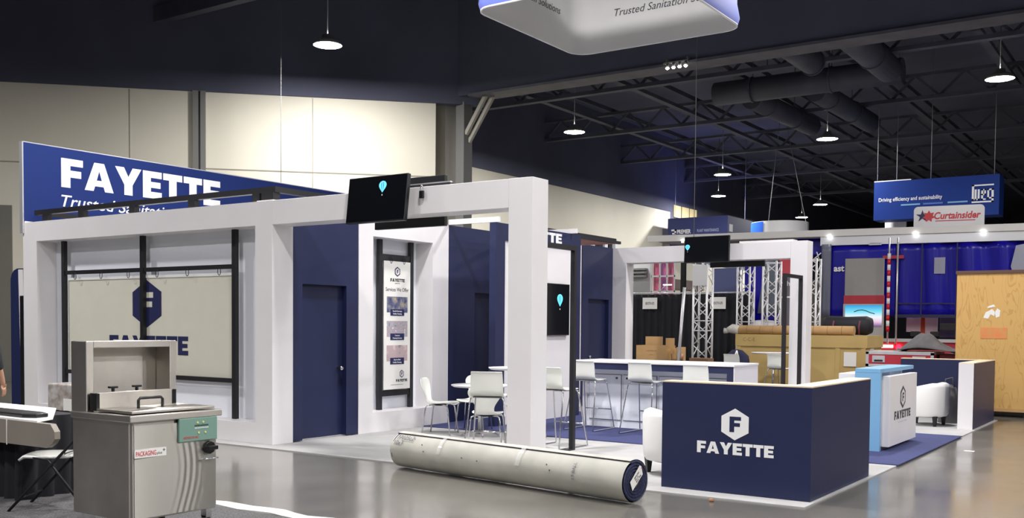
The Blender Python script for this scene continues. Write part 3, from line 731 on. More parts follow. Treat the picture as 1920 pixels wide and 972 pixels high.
for i in range(N_+1):
    th = 2*math.pi*turns*i/N_+1.2; r = R_-.006-(R_-.055)*(i/N_)
    sp.append((th, r))
vs = []
for th, r in sp:
    for rr, xx in ((r, .0), (r-.012, .012), (r-.022, .006), (r-.03, -.012)):
        vs.append(e0+nn*(-math.cos(th))*max(rr, .04)+Z_*(math.sin(th)*max(rr, .04))+dd*xx)
m.add(vs, [(4*i+j, 4*i+4+j, 4*i+5+j, 4*i+1+j) for i in range(N_) for j in range(3)], 0, True)
m.build('rolled_end', rollnavy, o)
MB().tube([A_+dd*.02, A_+dd*.03], R_-.01, 40).build('roll_filling', rollnavy, o); MB().tube([B_-dd*.04, B_-dd*.03], R_-.02, 40).build('roll_filling', rollnavy, o)
m = MB(); m.tube([B_-dd*.05, B_+dd*.004], .05, 24, caps=False); m.tube([B_-dd*.05, B_+dd*.004], .043, 24, caps=False); m.build('cardboard_core', kraft, o)
def roll_pt(t, th, off=.0):
    c = A_.lerp(B_, t); return c+nn*(-math.cos(th))*(R_+off)+Z_*(math.sin(th)*(R_+off))
for (t0, wd) in ((.245, .016), (.60, .018)):
    m = MB(); P = [[roll_pt(t0+wd*(j-.5)+.004*math.sin(3*th_), th_, .003) for j in (0, .33, .66, 1)] for th_ in [.15+1.9*i/16 for i in range(17)]]
    m.grid(P); m.build('packing_tape', mat('packing_tape_film', (218, 219, 216), .12, alpha=.4), o)
def roll_text(txt, t, th, h, vertical=False):
    m = MB(); m.text(txt, h, (0, 0, 0), X_, Y_, Z_, .001); Lr = (B_-A_).length
    out = []
    for v in m.v:
        a_, b_ = (v[0], v[1]) if not vertical else (-v[1], v[0])
        out.append(tuple(roll_pt(t+a_/Lr, th+b_/R_, .002+v[2])))
    m.v = out; return m.build('handwriting', mat('marker_ink', (90, 92, 100), .7), o)
roll_text('77025c2', .02, .72, .06); roll_text('10x7', .02, .38, .055); roll_text('17 BALL', .83, -.1, .035, True)
m = MB()
for t, th in ((.16, .55), (.175, .2), (.36, .15), (.43, .1), (.72, .4), (.735, .15)):
    p = roll_pt(t, th, .001); m.tube([p-nn*.0, p+nn*(-.002)], .008, 8)
m.build('scuff_mark', mat('scuff', (70, 70, 74), .8), o)
lb = B_+dd*.03; Mx = [lb+nn*(-.11)+Z_*.005, lb+nn*(-.075)+Z_*(-.075), lb+nn*.075+Z_*.06, lb+nn*.055+Z_*.13, lb+nn*.03+Z_*.145]
m = MB(); m.add([p+dd*k for k in (0, .002) for p in Mx], [tuple(range(5)), tuple(range(9, 4, -1))]+[(i, (i+1) % 5, 5+(i+1) % 5, 5+i) for i in range(5)]); lab_o = m.build('paper_label', paper, o)
m = MB(); U2 = (Mx[2]-Mx[1]).normalized(); V2 = dd.cross(U2)
if V2.z < 0: V2 = -V2
for j, tx in enumerate(('EXPO FLR', '10 x 12', 'ROLL 7702')): m.text(tx, .014, Mx[1]+U2*.09+V2*(.055-.022*j)+dd*.003, U2, V2, dd, .001, .01)
m.build('label_print', blackpl, lab_o)
MB().tube([Mx[3]-Z_*.01+dd*.002, Mx[3]-Z_*.01+dd*.004], .006, 10).build('red_dot', letter_r, lab_o)
# ---------------------------------------------------------------- steel machine
o = thing('vacuum_packing_machine', 'brushed stainless steel machine on casters with open hood and teal control panel', 'machine', (-6.42, 4.62, 0))
x0, x1, y0, y1 = -6.77, -6.08, 4.25, 5.0
m = MB(); Q = [(x0, y0), (x1-.02, y0), (x1, y0+.02), (x1, y1-.02), (x1-.02, y1), (x0, y1)]
m.prism(Q, (0, 0, .2), X_, Y_, Z_, .70); m.build('cabinet_body', steel, o, bevel=.006)
m = MB(); P = []
for i in range(41):
    z = .215+.655*i/40; row = []
    for j in range(65):
        t = j/64; q = t-.10*math.cos((z-.55)*5.0)*(1 if z < .8 else .6)
        rip = .0011*math.sin(2*math.pi*q*13)*math.exp(-((q-.56)/.13)**2)
        row.append((x1+.004+.012*math.sin(math.pi*t)+rip, y0+.025+.70*t, z))
    P.append(row)
m.grid(P); m.build('front_panel', steel_f, o)
MB().box(x0, x1+.03, y0-.02, y1+.02, .895, .945).build('worktop', steel, o, bevel=.008)
hx0, hx1 = -6.77, -6.58
m = MB(); m.box(hx0, hx1, y0-.01, y0+.05, .945, 1.455); m.box(hx0, hx1, y1-.05, y1+.01, .945, 1.455); m.box(hx0, hx1, y0+.05, y1-.05, 1.405, 1.455); m.box(hx0, hx0+.02, y0+.05, y1-.05, .945, 1.405)
m.build('hood', steel, o, bevel=.005)
MB().box(-6.56, -6.5, y0+.03, y1-.08, .955, 1.085).build('seal_housing', steel, o, bevel=.005)
MB().box(-6.57, -6.49, y0+.01, y0+.035, .955, 1.08).build('end_cap', blackpl, o)
MB().box(-6.57, -6.49, y1-.085, y1-.06, .955, 1.08).build('end_cap', blackpl, o)
for y in (4.42, 4.62):
    m = MB(); m.tube([(-6.53, y, 1.085), (-6.53, y, 1.11)], .012, 12); m.box(-6.545, -6.515, y-.035, y+.035, 1.11, 1.125); m.build('clamp_knob', blackpl, o, bevel=.004)
l_ = MB().box(-6.5, x1+.005, y0+.01, y1-.03, .955, .972).build('lid', steel, o, bevel=.004)
m = MB(); m.tube([(-6.3, 4.47, .972), (-6.3, 4.47, 1.03), (-6.3, 4.485, 1.045), (-6.3, 4.66, 1.045), (-6.3, 4.675, 1.03), (-6.3, 4.675, .972)], .011, 12); m.build('lid_handle', blackpl, l_)
p_ = MB().box(x1+.012, x1+.032, 4.63, 4.97, .725, .895).build('control_panel', teal, o, bevel=.004)
m = MB()
for j in range(9):
    for k in range(2): m.box(x1+.032, x1+.034, 4.765+j*.014, 4.773+j*.014, .815+k*.018, .825+k*.018, 0 if k else 1)
m.build('buttons', [blackpl, paper], p_)
m = MB()
for y, z in ((4.80, .785), (4.86, .785), (4.79, .86), (4.84, .862)): m.tube([(x1+.03, y, z), (x1+.036, y, z)], .008, 12)
m.build('indicator_lamps', mat('amber_lamp', (226, 214, 130), .4), p_)
m = MB(); m.text('HENKOVAC', .018, (x1+.032, 4.665, .745), Y_, Z_, X_, .001, .01); m.build('panel_lettering', letter_r, p_)
m = MB(); m.tube([(x1+.005, 4.905, .665), (x1+.035, 4.905, .665)], .05, 8); m.box(x1+.03, x1+.07, 4.86, 4.95, .65, .68); m.build('rotary_switch', blackpl, o, bevel=.004)
m = MB(); m.tube([(x1+.0, 4.82, .575), (x1+.05, 4.84, .585), (x1+.05, 4.96, .585), (x1+.0, 4.98, .575)], .007, 10); m.build('towel_bar', chrome, o)
s_ = MB().box(x1+.011, x1+.016, 4.27, 4.53, .645, .705).build('sticker', paper, o)
m = MB(); m.text('PACKAGING', .034, (x1+.016, 4.28, .658), Y_, Z_, X_, .001, .012, width=.165); m.build('sticker_lettering', letter_r, s_)
m = MB(); m.text('plus', .02, (x1+.016, 4.452, .66), Y_, Z_, X_, .001, .0); m.text('+', .03, (x1+.016, 4.5, .672), Y_, Z_, X_, .001, .01); m.build('sticker_small_print', letter_g, s_)
for cx, cy in ((x0+.08, y0+.08), (x1-.06, y0+.08), (x0+.08, y1-.07), (x1-.06, y1-.06)):
    m = MB(); m.box(cx-.03, cx+.03, cy-.025, cy+.025, .13, .2); m.box(cx-.025, cx+.025, cy-.025, cy-.018, .05, .14); m.box(cx-.025, cx+.025, cy+.018, cy+.025, .05, .14)
    c_ = m.build('caster', chrome, o)
    MB().tube([(cx, cy-.016, .062), (cx, cy+.016, .062)], .05, 20).build('wheel', blackpl, c_)
# ---------------------------------------------------------------- folding table, slab and chairs at the left edge
def folding_chair(label, loc, rz):
    # local: sitter looks to +Y
    o = thing('folding_chair', label, 'chair', loc, rz, 'white and black folding chairs')
    loc_m = world_of(o)
    def B(m, name, mt_, **k): m.v = [tuple(loc_m @ Vector(v)) for v in m.v]; return m.build(name, mt_, o, **k)
    P = [[(u*(.215 if abs(y) < .17 else .19), y, .45+.012*math.cos(u*1.5)-(.03 if y > .2 else 0)+(.01 if y < -.18 else 0)) for u in (-1, -.9, -.5, 0, .5, .9, 1)] for y in (-.21, -.18, -.1, 0, .1, .19, .225)]
    B(MB().grid(P), 'seat', shell_m, solid=.02)
    P = [[(u*.21, -.235-(z-.45)*.3+.03*u*u, z+(.02*(1-u*u) if z > .82 else 0)) for u in (-1, -.9, -.5, 0, .5, .9, 1)] for z in (.6, .63, .7, .78, .84, .86)]
    B(MB().grid(P), 'backrest', shell_m, solid=.02)
    for sx in (-1, 1):
        B(MB().tube([(sx*.22, .3, .0), (sx*.22, -.1, .44), (sx*.22, -.25, .6), (sx*.21, -.36, .84)], .012, 8), 'front_leg', black)
        B(MB().tube([(sx*.205, -.33, .0), (sx*.205, -.02, .43), (sx*.205, .1, .45)], .012, 8), 'rear_leg', black)
    B(MB().tube([(-.22, .2, .11), (.22, .2, .11)], .009, 8), 'stretcher', black)
    B(MB().tube([(-.205, -.26, .1), (.205, -.26, .1)], .009, 8), 'stretcher', black)
    B(MB().tube([(-.22, -.15, .5), (-.12, -.13, .47), (.12, -.13, .47), (.22, -.15, .5)], .008, 8), 'curved_brace', black)
    return o
folding_chair('white folding chair with black legs beside the steel machine', (-8.0, 4.86, .012), face(-.8, -.6))
o = thing('draped_table', 'folding table under a floor length black cloth at the left edge', 'table', (-9.6, 5.1, .012))
MB().box(-10.8, -8.6, 4.86, 5.5, .7, .73).build('table_top', black, o)
m = MB(); P = []
loop = []
per = [(-8.58, 5.52), (-8.5, 4.84), (-10.82, 4.84), (-10.82, 5.52)]
for k in range(4):
    p, q = Vector(per[k]), Vector(per[(k+1) % 4]); L = (q-p).length; ns = int(L/.035)
    for i in range(ns): c = p.lerp(q, i/ns); nrm = Vector(((q-p).y, -(q-p).x)).normalized(); loop.append((c, -nrm, i))
for z in (.015, .3, .6, .74):
    w = .035*(1-z)+.004; P.append([(c.x+nr.x*w*math.sin(i*1.3)-nr.x*w*0, c.y+nr.y*w*math.sin(i*1.3), z) for c, nr, i in loop])
m.grid(P, closed=True); m.build('cloth', blackcloth, o)
m = MB(); P = [(-10.8, .53), (-7.8, .55), (-7.72, .59), (-7.68, .63), (-7.68, .69), (-7.74, .75), (-10.8, .75)]
o = thing('taupe_slab', 'taupe grey board with clipped corners projecting over the draped table', 'board', (-9.2, 4.7, .74))
m.prism([(a_+0, b_+.0) for a_, b_ in P], (0, 4.66, 0), X_, Z_, Y_, .05); m.build('panel', brownslab, o)
MB().box(-8.4, -8.39, 4.655, 4.66, .535, .75).build('seam', paper, o)
tag(MB().prism([(-10.6, 4.74), (-8.3, 4.74), (-8.18, 4.8), (-8.2, 4.92), (-8.35, 4.96), (-10.6, 4.96)], (0, 0, .765), X_, Y_, Z_, .035).build('black_tray', blackpl, bevel=.008), 'flat black tray lying on top of the taupe slab', 'tray')
tag(MB().prism([(-10.6, 4.67), (-7.95, 4.67), (-8.1, 4.9), (-9.0, 5.48), (-10.6, 5.48)], (0, 0, .75), X_, Y_, Z_, .014).build('white_table_board', paper), 'white board on the draped table beneath the flat black tray', 'board')
o = thing('wrapped_carton', 'taupe carton in shiny stretch wrap on a pallet, left of the steel machine', 'box', (-12.9, 8.3, 0))
MB().box(-13.35, -12.45, 8.0, 8.6, .13, .72).build('carton', wrap, o, bevel=.02)
m = MB()
for y in (8.0, 8.27, 8.52): m.box(-13.4, -12.4, y, y+.08, 0, .1)
m.box(-13.4, -12.4, 8.0, 8.6, .1, .13); m.build('pallet', kraft_dark, o)
MB().box(-12.95, -12.7, 7.99, 8.0, .3, .52).build('address_label', paper, o)
# leaning panels at the left edge
tag(MB().prism([(-17.13, 0), (-16.8, 0), (-16.8, 2.5), (-16.92, 2.5), (-17.02, 2.47), (-17.09, 2.41), (-17.13, 2.32)], (0, 9.6, 0), X_, Z_, Y_, .06).build('rounded_display_board', mat('deep_navy_board', (26, 36, 78), .5)), 'navy board with a rounded corner standing behind the booth left end', 'board')
tag(MB().add([(-16.42, 9.38, 0), (-16.25, 9.38, 0), (-16.25, 9.44, 0), (-16.42, 9.44, 0), (-16.5, 9.38, 2.46), (-16.36, 9.38, 2.46), (-16.36, 9.44, 2.46), (-16.5, 9.44, 2.46)], [(3, 2, 1, 0), (4, 5, 6, 7), (0, 1, 5, 4), (1, 2, 6, 5), (2, 3, 7, 6), (3, 0, 4, 7)]).build('leaning_board', white), 'narrow white board leaning beside the navy rounded board', 'board')
tag(MB().box(-15.79, -15.68, 9.0, 9.06, 0, 2.0).build('black_board', blackpl), 'narrow black board standing against the booth left end', 'board')
tag(MB().box(-27, -19, 17, 17.1, 0, 2.0).build('dark_drape', blackcloth), 'low dark drape far behind the person at the left edge', 'drape')
o = thing('equipment_rack', 'shiny equipment rack far behind the left edge', 'rack', (-19.5, 12.5, 0))
for x in (-19.8, -19.2): MB().box(x-.02, x+.02, 12.45, 12.55, 0, 1.5).build('upright', silver, o)
for z in (.3, .8, 1.3): MB().box(-19.8, -19.2, 12.4, 12.8, z, z+.03).build('shelf', silver, o)
MB().box(-19.7, -19.35, 12.45, 12.7, .83, 1.1).build('case', silver, o)
# ---------------------------------------------------------------- person at the left edge
def person():
    o = thing('person', 'person in charcoal shirt and dark teal jeans standing at the left edge', 'person', (-11.06, 5.82, 0), face(-.56, .83))
    def skin(name, V, E, R, m, sub=2, par=o):
        me = bpy.data.meshes.new(name); me.from_pydata(V, E, []); ob = bpy.data.objects.new(name, me); C.objects.link(ob); ob.parent = par
        me.materials.append(m)
        md = ob.modifiers.new('skin', 'SKIN'); 
        for i, r in enumerate(R): me.skin_vertices[0].data[i].radius = (r, r) if not isinstance(r, tuple) else r
        me.skin_vertices[0].data[0].use_root = True
        md.use_smooth_shade = True
        s2 = ob.modifiers.new('sub', 'SUBSURF'); s2.levels = sub; s2.render_levels = sub
        return ob
    V = [(0, 0, .98), (0, .0, 1.12), (0, -.01, 1.3), (0, -.02, 1.46), (0, .0, 1.55), (0, .01, 1.63), (0, .02, 1.72),
         (.1, 0, .92), (.12, .02, .5), (.12, -.02, .09), (.13, .12, .03),
         (-.1, 0, .92), (-.13, .05, .5), (-.14, .0, .09), (-.15, .14, .03),
         (.17, -.02, 1.44), (.22, -.03, 1.18), (.22, .08, .96), (.215, .12, .88),
         (-.17, -.02, 1.44), (-.22, -.03, 1.18), (-.21, .1, .97), (-.2, .15, .9)]
    E = [(0, 1), (1, 2), (2, 3), (3, 4), (4, 5), (5, 6), (0, 7), (7, 8), (8, 9), (9, 10), (0, 11), (11, 12), (12, 13), (13, 14), (3, 15), (15, 16), (16, 17), (17, 18), (3, 19), (19, 20), (20, 21), (21, 22)]
    R = [(.15, .11), (.14, .1), (.16, .11), (.12, .08), .05, .075, .085, .085, .062, .042, .035, .085, .062, .042, .035, .06, .045, .032, .028, .06, .045, .032, .028]
    body = skin('body', V, E, R, skin_m)
    sh = skin('shirt', [(0, 0, .88), (0, 0, 1.1), (0, -.01, 1.3), (0, -.02, 1.44), (0, 0, 1.5), (.175, -.02, 1.43), (.222, -.03, 1.18), (-.175, -.02, 1.43), (-.222, -.03, 1.18), (.222, .04, 1.05), (-.22, .04, 1.05)],
         [(0, 1), (1, 2), (2, 3), (3, 4), (3, 5), (5, 6), (3, 7), (7, 8), (6, 9), (8, 10)], [(.17, .13), (.16, .12), (.18, .13), (.14, .1), .065, .078, .062, .078, .062, .052, .052], shirt_m)
    skin('jeans', [(0, 0, 1.0), (0, 0, .93), (.1, 0, .88), (.12, .02, .5), (.12, -.02, .1), (-.1, 0, .88), (-.13, .05, .5), (-.14, 0, .1)],
         [(0, 1), (1, 2), (2, 3), (3, 4), (1, 5), (5, 6), (6, 7)], [(.165, .125), (.16, .12), .1, .077, .062, .1, .077, .062], jeans_m)
    m = MB()
    hd = [(0, .1), (.05, .095), (.085, .06), (.1, .0), (.095, -.06), (.07, -.1)]
    m.lathe([(r, z) for r, z in hd], (0, -.005, 1.71), 20); m.v = [tuple(world_of(o) @ Vector(v)) for v in m.v]; m.build('hair', hair_m, o)
    for sx, hp in ((1, Vector((.215, .12, .88))), (-1, Vector((-.2, .15, .9)))):
        V = [tuple(hp), tuple(hp+Vector((0, .02, -.05)))]; E = [(0, 1)]; R = [.028, .03]
        for k in range(4):
            b0 = hp+Vector((-sx*(.028-.018*k)*0, .02+.02*(k-1.5), -.06)); i0 = len(V)
            V += [tuple(b0+Vector((0, 0, -.01))), tuple(b0+Vector((-sx*.005, .003, -.045))), tuple(b0+Vector((-sx*.02, .006, -.075+.006*abs(k-1)))) ]; E += [(1, i0), (i0, i0+1), (i0+1, i0+2)]; R += [.0105, .009, .008]
        i0 = len(V); V += [tuple(hp+Vector((-sx*.012, .045, -.03))), tuple(hp+Vector((-sx*.025, .062, -.065)))]; E += [(0, i0), (i0, i0+1)]; R += [.011, .0095]
        skin('hand', V, E, R, skin_m, 1)
    for s_ in (1, -1):
        x = .12 if s_ > 0 else -.14
        m = MB(); P = []
        for y, w, z in ((-.1, .03, .06), (-.08, .045, .09), (0, .05, .1), (.08, .05, .07), (.15, .045, .05), (.19, .025, .035)):
            P.append([(x+w*math.cos(t), y, .002+z*.5+z*.5*math.sin(t)) for t in [2*math.pi*j/12 for j in range(12)]])
        m.grid(P, closed=True); m.add(P[0], [tuple(range(12))]); m.add(P[-1], [tuple(range(12))]); m.v = [tuple(world_of(o) @ Vector(v)) for v in m.v]; m.build('shoe', blackpl, o)
    # simple face
    m = MB(); m.tube([(0, .095, 1.705), (0, .118, 1.68), (0, .095, 1.672)], [.008, .014, .008], 8); m.v = [tuple(world_of(o) @ Vector(v)) for v in m.v]; m.build('nose', skin_m, o)
    return o
person()
# ---------------------------------------------------------------- hanging banner ring above booth
xa, xb, ya, yb_, z0, z1 = -8.47, -5.64, 11.42, 14.28, 6.0, 7.2
o = thing('hanging_banner_ring', 'square fabric ring sign with blue outside and white inside hanging overhead', 'sign', ((xa+xb)/2, (ya+yb_)/2, z0))
def ringloop(off, z, r=.28, n=6):
    pts = []
    for cx, cy, a0 in ((xb-r, yb_-r, 0), (xa+r, yb_-r, 90), (xa+r, ya+r, 180), (xb-r, ya+r, 270)):
        for i in range(n+1): t = math.radians(a0+90*i/n); pts.append((cx+(r+off)*math.cos(t), cy+(r+off)*math.sin(t), z))
    return pts
fabric_w = mat('white_stretch_fabric', (230, 229, 228), .8, noise=.04, scale=2); fabric_b = mat('blue_stretch_fabric', (84, 98, 176), .7)
MB().grid([ringloop(-.012, z0), ringloop(-.012, z1)], closed=True).build('inner_fabric', fabric_w, o)
MB().grid([ringloop(.012, z0+.01), ringloop(.04, z0+.1), ringloop(.0, z0+.3), ringloop(.012, z1)], closed=True).build('outer_fabric', fabric_b, o)
MB().grid([ringloop(-.012, z0), ringloop(-.012, z0-.012), ringloop(.012, z0-.012), ringloop(.012, z0+.01)], closed=True).build('bottom_seam', fabric_w, o)
MB().text('Trusted Sanitation Solutions', .12, (-7.78, yb_-.014, 6.52), X_, Z_, -Y_, .002, 0, shear=.25, width=1.95).build('tagline', letter_g, o)
m = MB(); m.text('Trusted Sanitation Solutions', .12, (xa+.014, 13.72, 6.52), Y_, Z_, X_, .002, 0, shear=.25, align='RIGHT', width=1.95)
m.build('tagline', letter_g, o)
m = MB()
for x, y in ((xa+.2, ya+.2), (xb-.2, ya+.2), (xa+.2, yb_-.2), (xb-.2, yb_-.2)): m.tube([(x, y, z1), ((xa+xb)/2, (ya+yb_)/2, 9.6)], .006, 6)
m.build('rigging', greymetal, o)
# ---------------------------------------------------------------- beyond the booth: drape, cartons, trusses
o = thing('pipe_and_drape', 'black pleated drape on a thin pipe behind the rear archway', 'drape', (-11.4, 25, 0))
m = MB(); n = 140; P = [[(-13.6+4.1*i/n, 25+.05*math.sin(i*.9)*(1 if z < 2 else .5), z) for i in range(n+1)] for z in (.02, 1.2, 2.3, 2.46)]
m.grid(P); m.build('fabric', blackcloth, o, solid=.004)
MB().tube([(-13.6, 24.98, 2.49), (-9.5, 24.98, 2.49)], .02, 8).build('top_pipe', silver, o)
for x in (-13.6, -9.48): MB().tube([(x, 24.98, 0), (x, 24.98, 2.5)], .025, 8).build('upright', silver, o)
for x, t, lab in ((-12.6, 'BOOTH 672', 'white booth number sheet pinned to the black drape, left'), (-10.62, 'BOOTH 670', 'white booth number sheet pinned to the black drape, right')):
    o = thing('number_sheet', lab, 'sign', (x+.2, 24.9, 2.05), 0, 'booth number sheets')
    MB().box(x, x+.44, 24.915, 24.92, 2.06, 2.37).build('sheet', paper, o)
    MB().text(t, .07, (x+.22, 24.915, 2.18), X_, Z_, -Y_, .002, .02, align='CENTER', width=.26).build('lettering', letter_g, o)
for x, lab in ((-13.2, 'slim white arm light above the drape, leftmost'), (-11.9, 'slim white arm light above the drape, in the middle'), (-10.98, 'slim white arm light above the drape, rightmost')):
    o = thing('arm_light', lab, 'lamp', (x-.2, 24.95, 2.5), 0, 'arm lights on the drape')
    MB().tube([(x-.25, 25.0, 2.5), (x-.02, 24.9, 2.7)], .012, 6).build('arm', silver, o)
    MB().box(x-.06, x+.16, 24.85, 24.95, 2.7, 2.73).build('head', mat('arm_light_glow', (255, 255, 255), .4, emit=1.3), o)
def truss(label, x, y, h, s_=.32):
    o = thing('box_truss', label, 'truss', (x, y, 0), 0, 'silver box truss towers'); hs = s_/2
    for i, j in ((-1, -1), (1, -1), (1, 1), (-1, 1)): MB().tube([(x+i*hs, y+j*hs, .03), (x+i*hs, y+j*hs, h)], .025, 10).build('chord', trusswhite, o)
    m = MB(); c4 = [(-hs, -hs), (hs, -hs), (hs, hs), (-hs, hs)]
    k = 0; z = .1
    while z < h-.1:
        for f in range(4):
            a_, b_ = c4[f], c4[(f+1) % 4]
            if k % 2: a_, b_ = b_, a_
            m.tube([(x+a_[0], y+a_[1], z), (x+b_[0], y+b_[1], z+.27)], .012, 6)
        z += .27; k += 1
    for zz in (1.5, 1.72, h-.04):
        for f in range(4): a_, b_ = c4[f], c4[(f+1) % 4]; m.tube([(x+a_[0], y+a_[1], zz), (x+b_[0], y+b_[1], zz)], .014, 6)
    m.build('lattice', trusswhite, o)
    MB().box(x-.25, x+.25, y-.25, y+.25, 0, .03).build('base_plate', silver, o)
    return o
truss('silver box truss tower in front of the black drape', -9.12, 21.0, 2.98)
truss('silver box truss tower rising behind the tan carton, left one', -9.4, 24.3, 3.2)
truss('silver box truss tower rising behind the tan carton, middle one', -8.33, 23.2, 3.15)
truss('silver box truss tower just right of the rear archway pillar', -7.45, 23.4, 3.2)
tag(MB().box(-9.28, -8.96, 20.78, 20.82, 2.5, 2.95).build('truss_card', mat('grey_card', (186, 186, 186), .6)), 'pale grey card on the upper part of the front truss tower', 'card')
o = thing('leaning_pole', 'silver pole on a black base leaning behind the counter', 'pole', (-9.0, 19.2, 0))
MB().tube([(-8.9, 19.15, .05), (-8.73, 19.15, 2.4)], .032, 10).build('pole', silver, o)
MB().lathe([(0, 0), (.22, 0), (.2, .04), (0, .05)], (-8.9, 19.15, 0), 20).build('base', blackpl, o)
# cartons standing on a table behind
o = thing('work_table', 'dark work table standing behind the rear archway, holding cartons', 'table', (-9.3, 19.9, 0))
MB().box(-10.6, -8.3, 19.45, 20.2, .8, .845).build('table_top', blackpl, o)
for x in (-10.5, -8.4):
    for y in (19.52, 20.12): MB().box(x-.02, x+.02, y-.02, y+.02, 0, .8).build('leg', blackpl, o)
o = thing('carton', 'brown cardboard carton with raised flaps behind the bar counter', 'box', (-9.55, 19.75, .85))
m = MB(); m.box(-10.0, -9.28, 19.5, 19.52, .85, 1.18); m.box(-10.0, -9.98, 19.52, 19.98, .85, 1.18); m.box(-9.3, -9.28, 19.52, 19.98, .85, 1.12); m.box(-9.98, -9.3, 19.96, 19.98, .85, 1.18); m.build('carton_body', kraft, o)
MB().box(-9.83, -9.43, 19.6, 19.62, 1.1, 1.37).build('flap', kraft, o); MB().box(-9.4, -9.2, 19.7, 19.72, 1.0, 1.34).build('flap', kraft, o)
MB().box(-9.1, -9.02, 19.6, 19.9, .85, 1.15).build('flap', kraft, o)
m = MB(); m.text('THIS SIDE UP', .03, (-9.64, 19.499, 1.05), X_, Z_, -Y_, .001, .01, align='CENTER'); m.build('print', kraft_dark, o); MB().text('FRAGILE', .02, (-9.64, 19.499, .97), X_, Z_, -Y_, .001, align='CENTER').build('print', kraft_dark, o)
tag(MB().box(-8.78, -8.36, 19.55, 19.85, .85, .93).build('flat_box', kraft_dark), 'flat open brown box behind the bar counter, left of the navy bag', 'box')
tag(MB().tube([(-9.0, 19.6, .85), (-8.98, 19.6, 1.02)], .05, 10).build('copper_tin', mat('copper', (190, 140, 120), .4, .3)), 'small copper coloured tin at the foot of the truss', 'tin')
o = thing('grey_chair', 'grey plastic chair behind the rear archway, left of the carton', 'chair', (-10.3, 18.95, 0))
P = [[(-10.53+.46*u, 18.78+.02*math.sin(3*u), z) for u in (0, .05, .25, .5, .75, .95, 1)] for z in (.98, 1.0, 1.15, 1.28, 1.3)]
MB().grid(P).build('backrest', greycloth, o, solid=.03)
MB().box(-10.5, -10.1, 18.8, 19.2, .82, .86).build('seat', mat('light_grey_pad', (180, 180, 180), .7), o)
for x in (-10.48, -10.12):
    for y in (18.82, 19.18): MB().tube([(x, y, 0), (x, y, .82)], .014, 8).build('leg', greymetal, o)
m = MB(); P = []
for k, (z, s_) in enumerate(((.0, 1.0), (.3, 1.08), (.7, 1.0), (.98, .85), (1.1, .4), (1.12, .05))):
    P.append([(-7.98+.28*s_*math.cos(t)*(1+.05*math.sin(4*t)), 20.2+.2*s_*math.sin(t), z) for t in [2*math.pi*j/18 for j in range(18)]])
o = thing('navy_bag', 'bulging navy cloth bag with white tie beside the tan carton', 'bag', (-7.98, 20.2, 0))
MB().grid(P, closed=True).build('sack', mat('navy_cloth', (30, 32, 60), .9), o)
m = MB(); m.tube([(-7.9, 19.98, 1.1), (-7.93, 19.96, 1.0), (-7.97, 19.94, .88)], .016, 6); m.tube([(-7.9, 19.98, 1.1), (-7.86, 19.95, .95)], .014, 6); m.build('tie', paper, o)
# big tan carton with frame battens
o = thing('tan_crate', 'large tan fibreboard crate with battens behind the rear archway', 'crate', (-7.0, 22.0, 0))
cx0, cx1, cy0, cy1 = -8.5, -5.67, 21.5, 22.74
MB().box(cx0, cx1, cy0, cy1, .08, 1.42).build('crate_body', tan, o)
MB().box(cx0-.03, cx1+.03, cy0-.03, cy1+.03, 1.17, 1.43).build('lid', tan, o)
for x in (cx0, -7.1, -6.3, cx1-.1): MB().box(x, x+.1, cy0-.02, cy0, .1, 1.17).build('batten', tan, o)
MB().box(cx0, cx1, cy0-.018, cy0, .1, .25).build('batten', tan, o)
MB().box(-6.12, -5.86, cy0-.025, cy0-.02, .78, 1.08).build('document_pouch', paper, o)
MB().text('C-C-E', .08, (cx0+.15, cy0-.031, 1.28), X_, Z_, -Y_, .001, 0).build('stencil', kraft_dark, o)
MB().box(cx1, cx1+.006, cy0+.3, cy0+.6, 1.12, 1.34).build('side_label', paper, o)
for x in (cx0+.1, -7.0, cx1-.3): MB().box(x, x+.2, cy0, cy1, 0, .08).build('skid', kraft_dark, o)
o = thing('brown_paper_roll', 'long brown paper wrapped roll lying on the tan crate', 'roll', (-7.3, 21.7, 1.43))
MB().tube([(-8.5, 21.62, 1.53), (-5.95, 21.62, 1.53)], .1, 20).build('paper_wrap', kraft, o)
m = MB()
for k in range(8): m.tube([(-8.3+k*.3, 21.62, 1.53), (-8.29+k*.3, 21.62, 1.53)], .101, 20)
m.build('band_marks', kraft_dark, o)
m = MB(); m.tube([(-8.78, 21.62, 1.52), (-8.65, 21.61, 1.55), (-8.5, 21.62, 1.53)], [.06, .11, .105], 14); m.tube([(-8.85, 21.6, 1.5), (-8.75, 21.61, 1.5)], [.07, .045], 12); m.build('plastic_end', mat('crinkled_film', (206, 204, 196), .15, alpha=.8, bump=.6, bscale=25), o)
o = thing('duffel_bag', 'black duffel bag lying on the right end of the tan crate', 'bag', (-6.05, 22.0, 1.43))
m = MB(); P = []
for x, s_ in ((-6.72, .3), (-6.7, .8), (-6.6, 1), (-6.2, .93), (-5.8, 1), (-5.7, .8), (-5.68, .3)):
    P.append([(x, 22.0+.22*s_*math.cos(t), 1.435+.205+.205*s_*(abs(math.sin(t))**.7*(1 if math.sin(t) > 0 else -1))) for t in [2*math.pi*j/16 for j in range(16)]])
m.grid(P, closed=True); m.add(P[0], [tuple(range(16))]); m.add(P[-1], [tuple(range(16))]); m.build('bag_body', mat('black_nylon', (24, 24, 32), .7), o)
for x in (-6.45, -5.9): MB().tube([(x, 21.79, 1.45), (x, 21.76, 1.6), (x+.01, 21.8, 1.74)], .02, 8).build('webbing', mat('maroon_webbing', (110, 52, 70), .7), o)
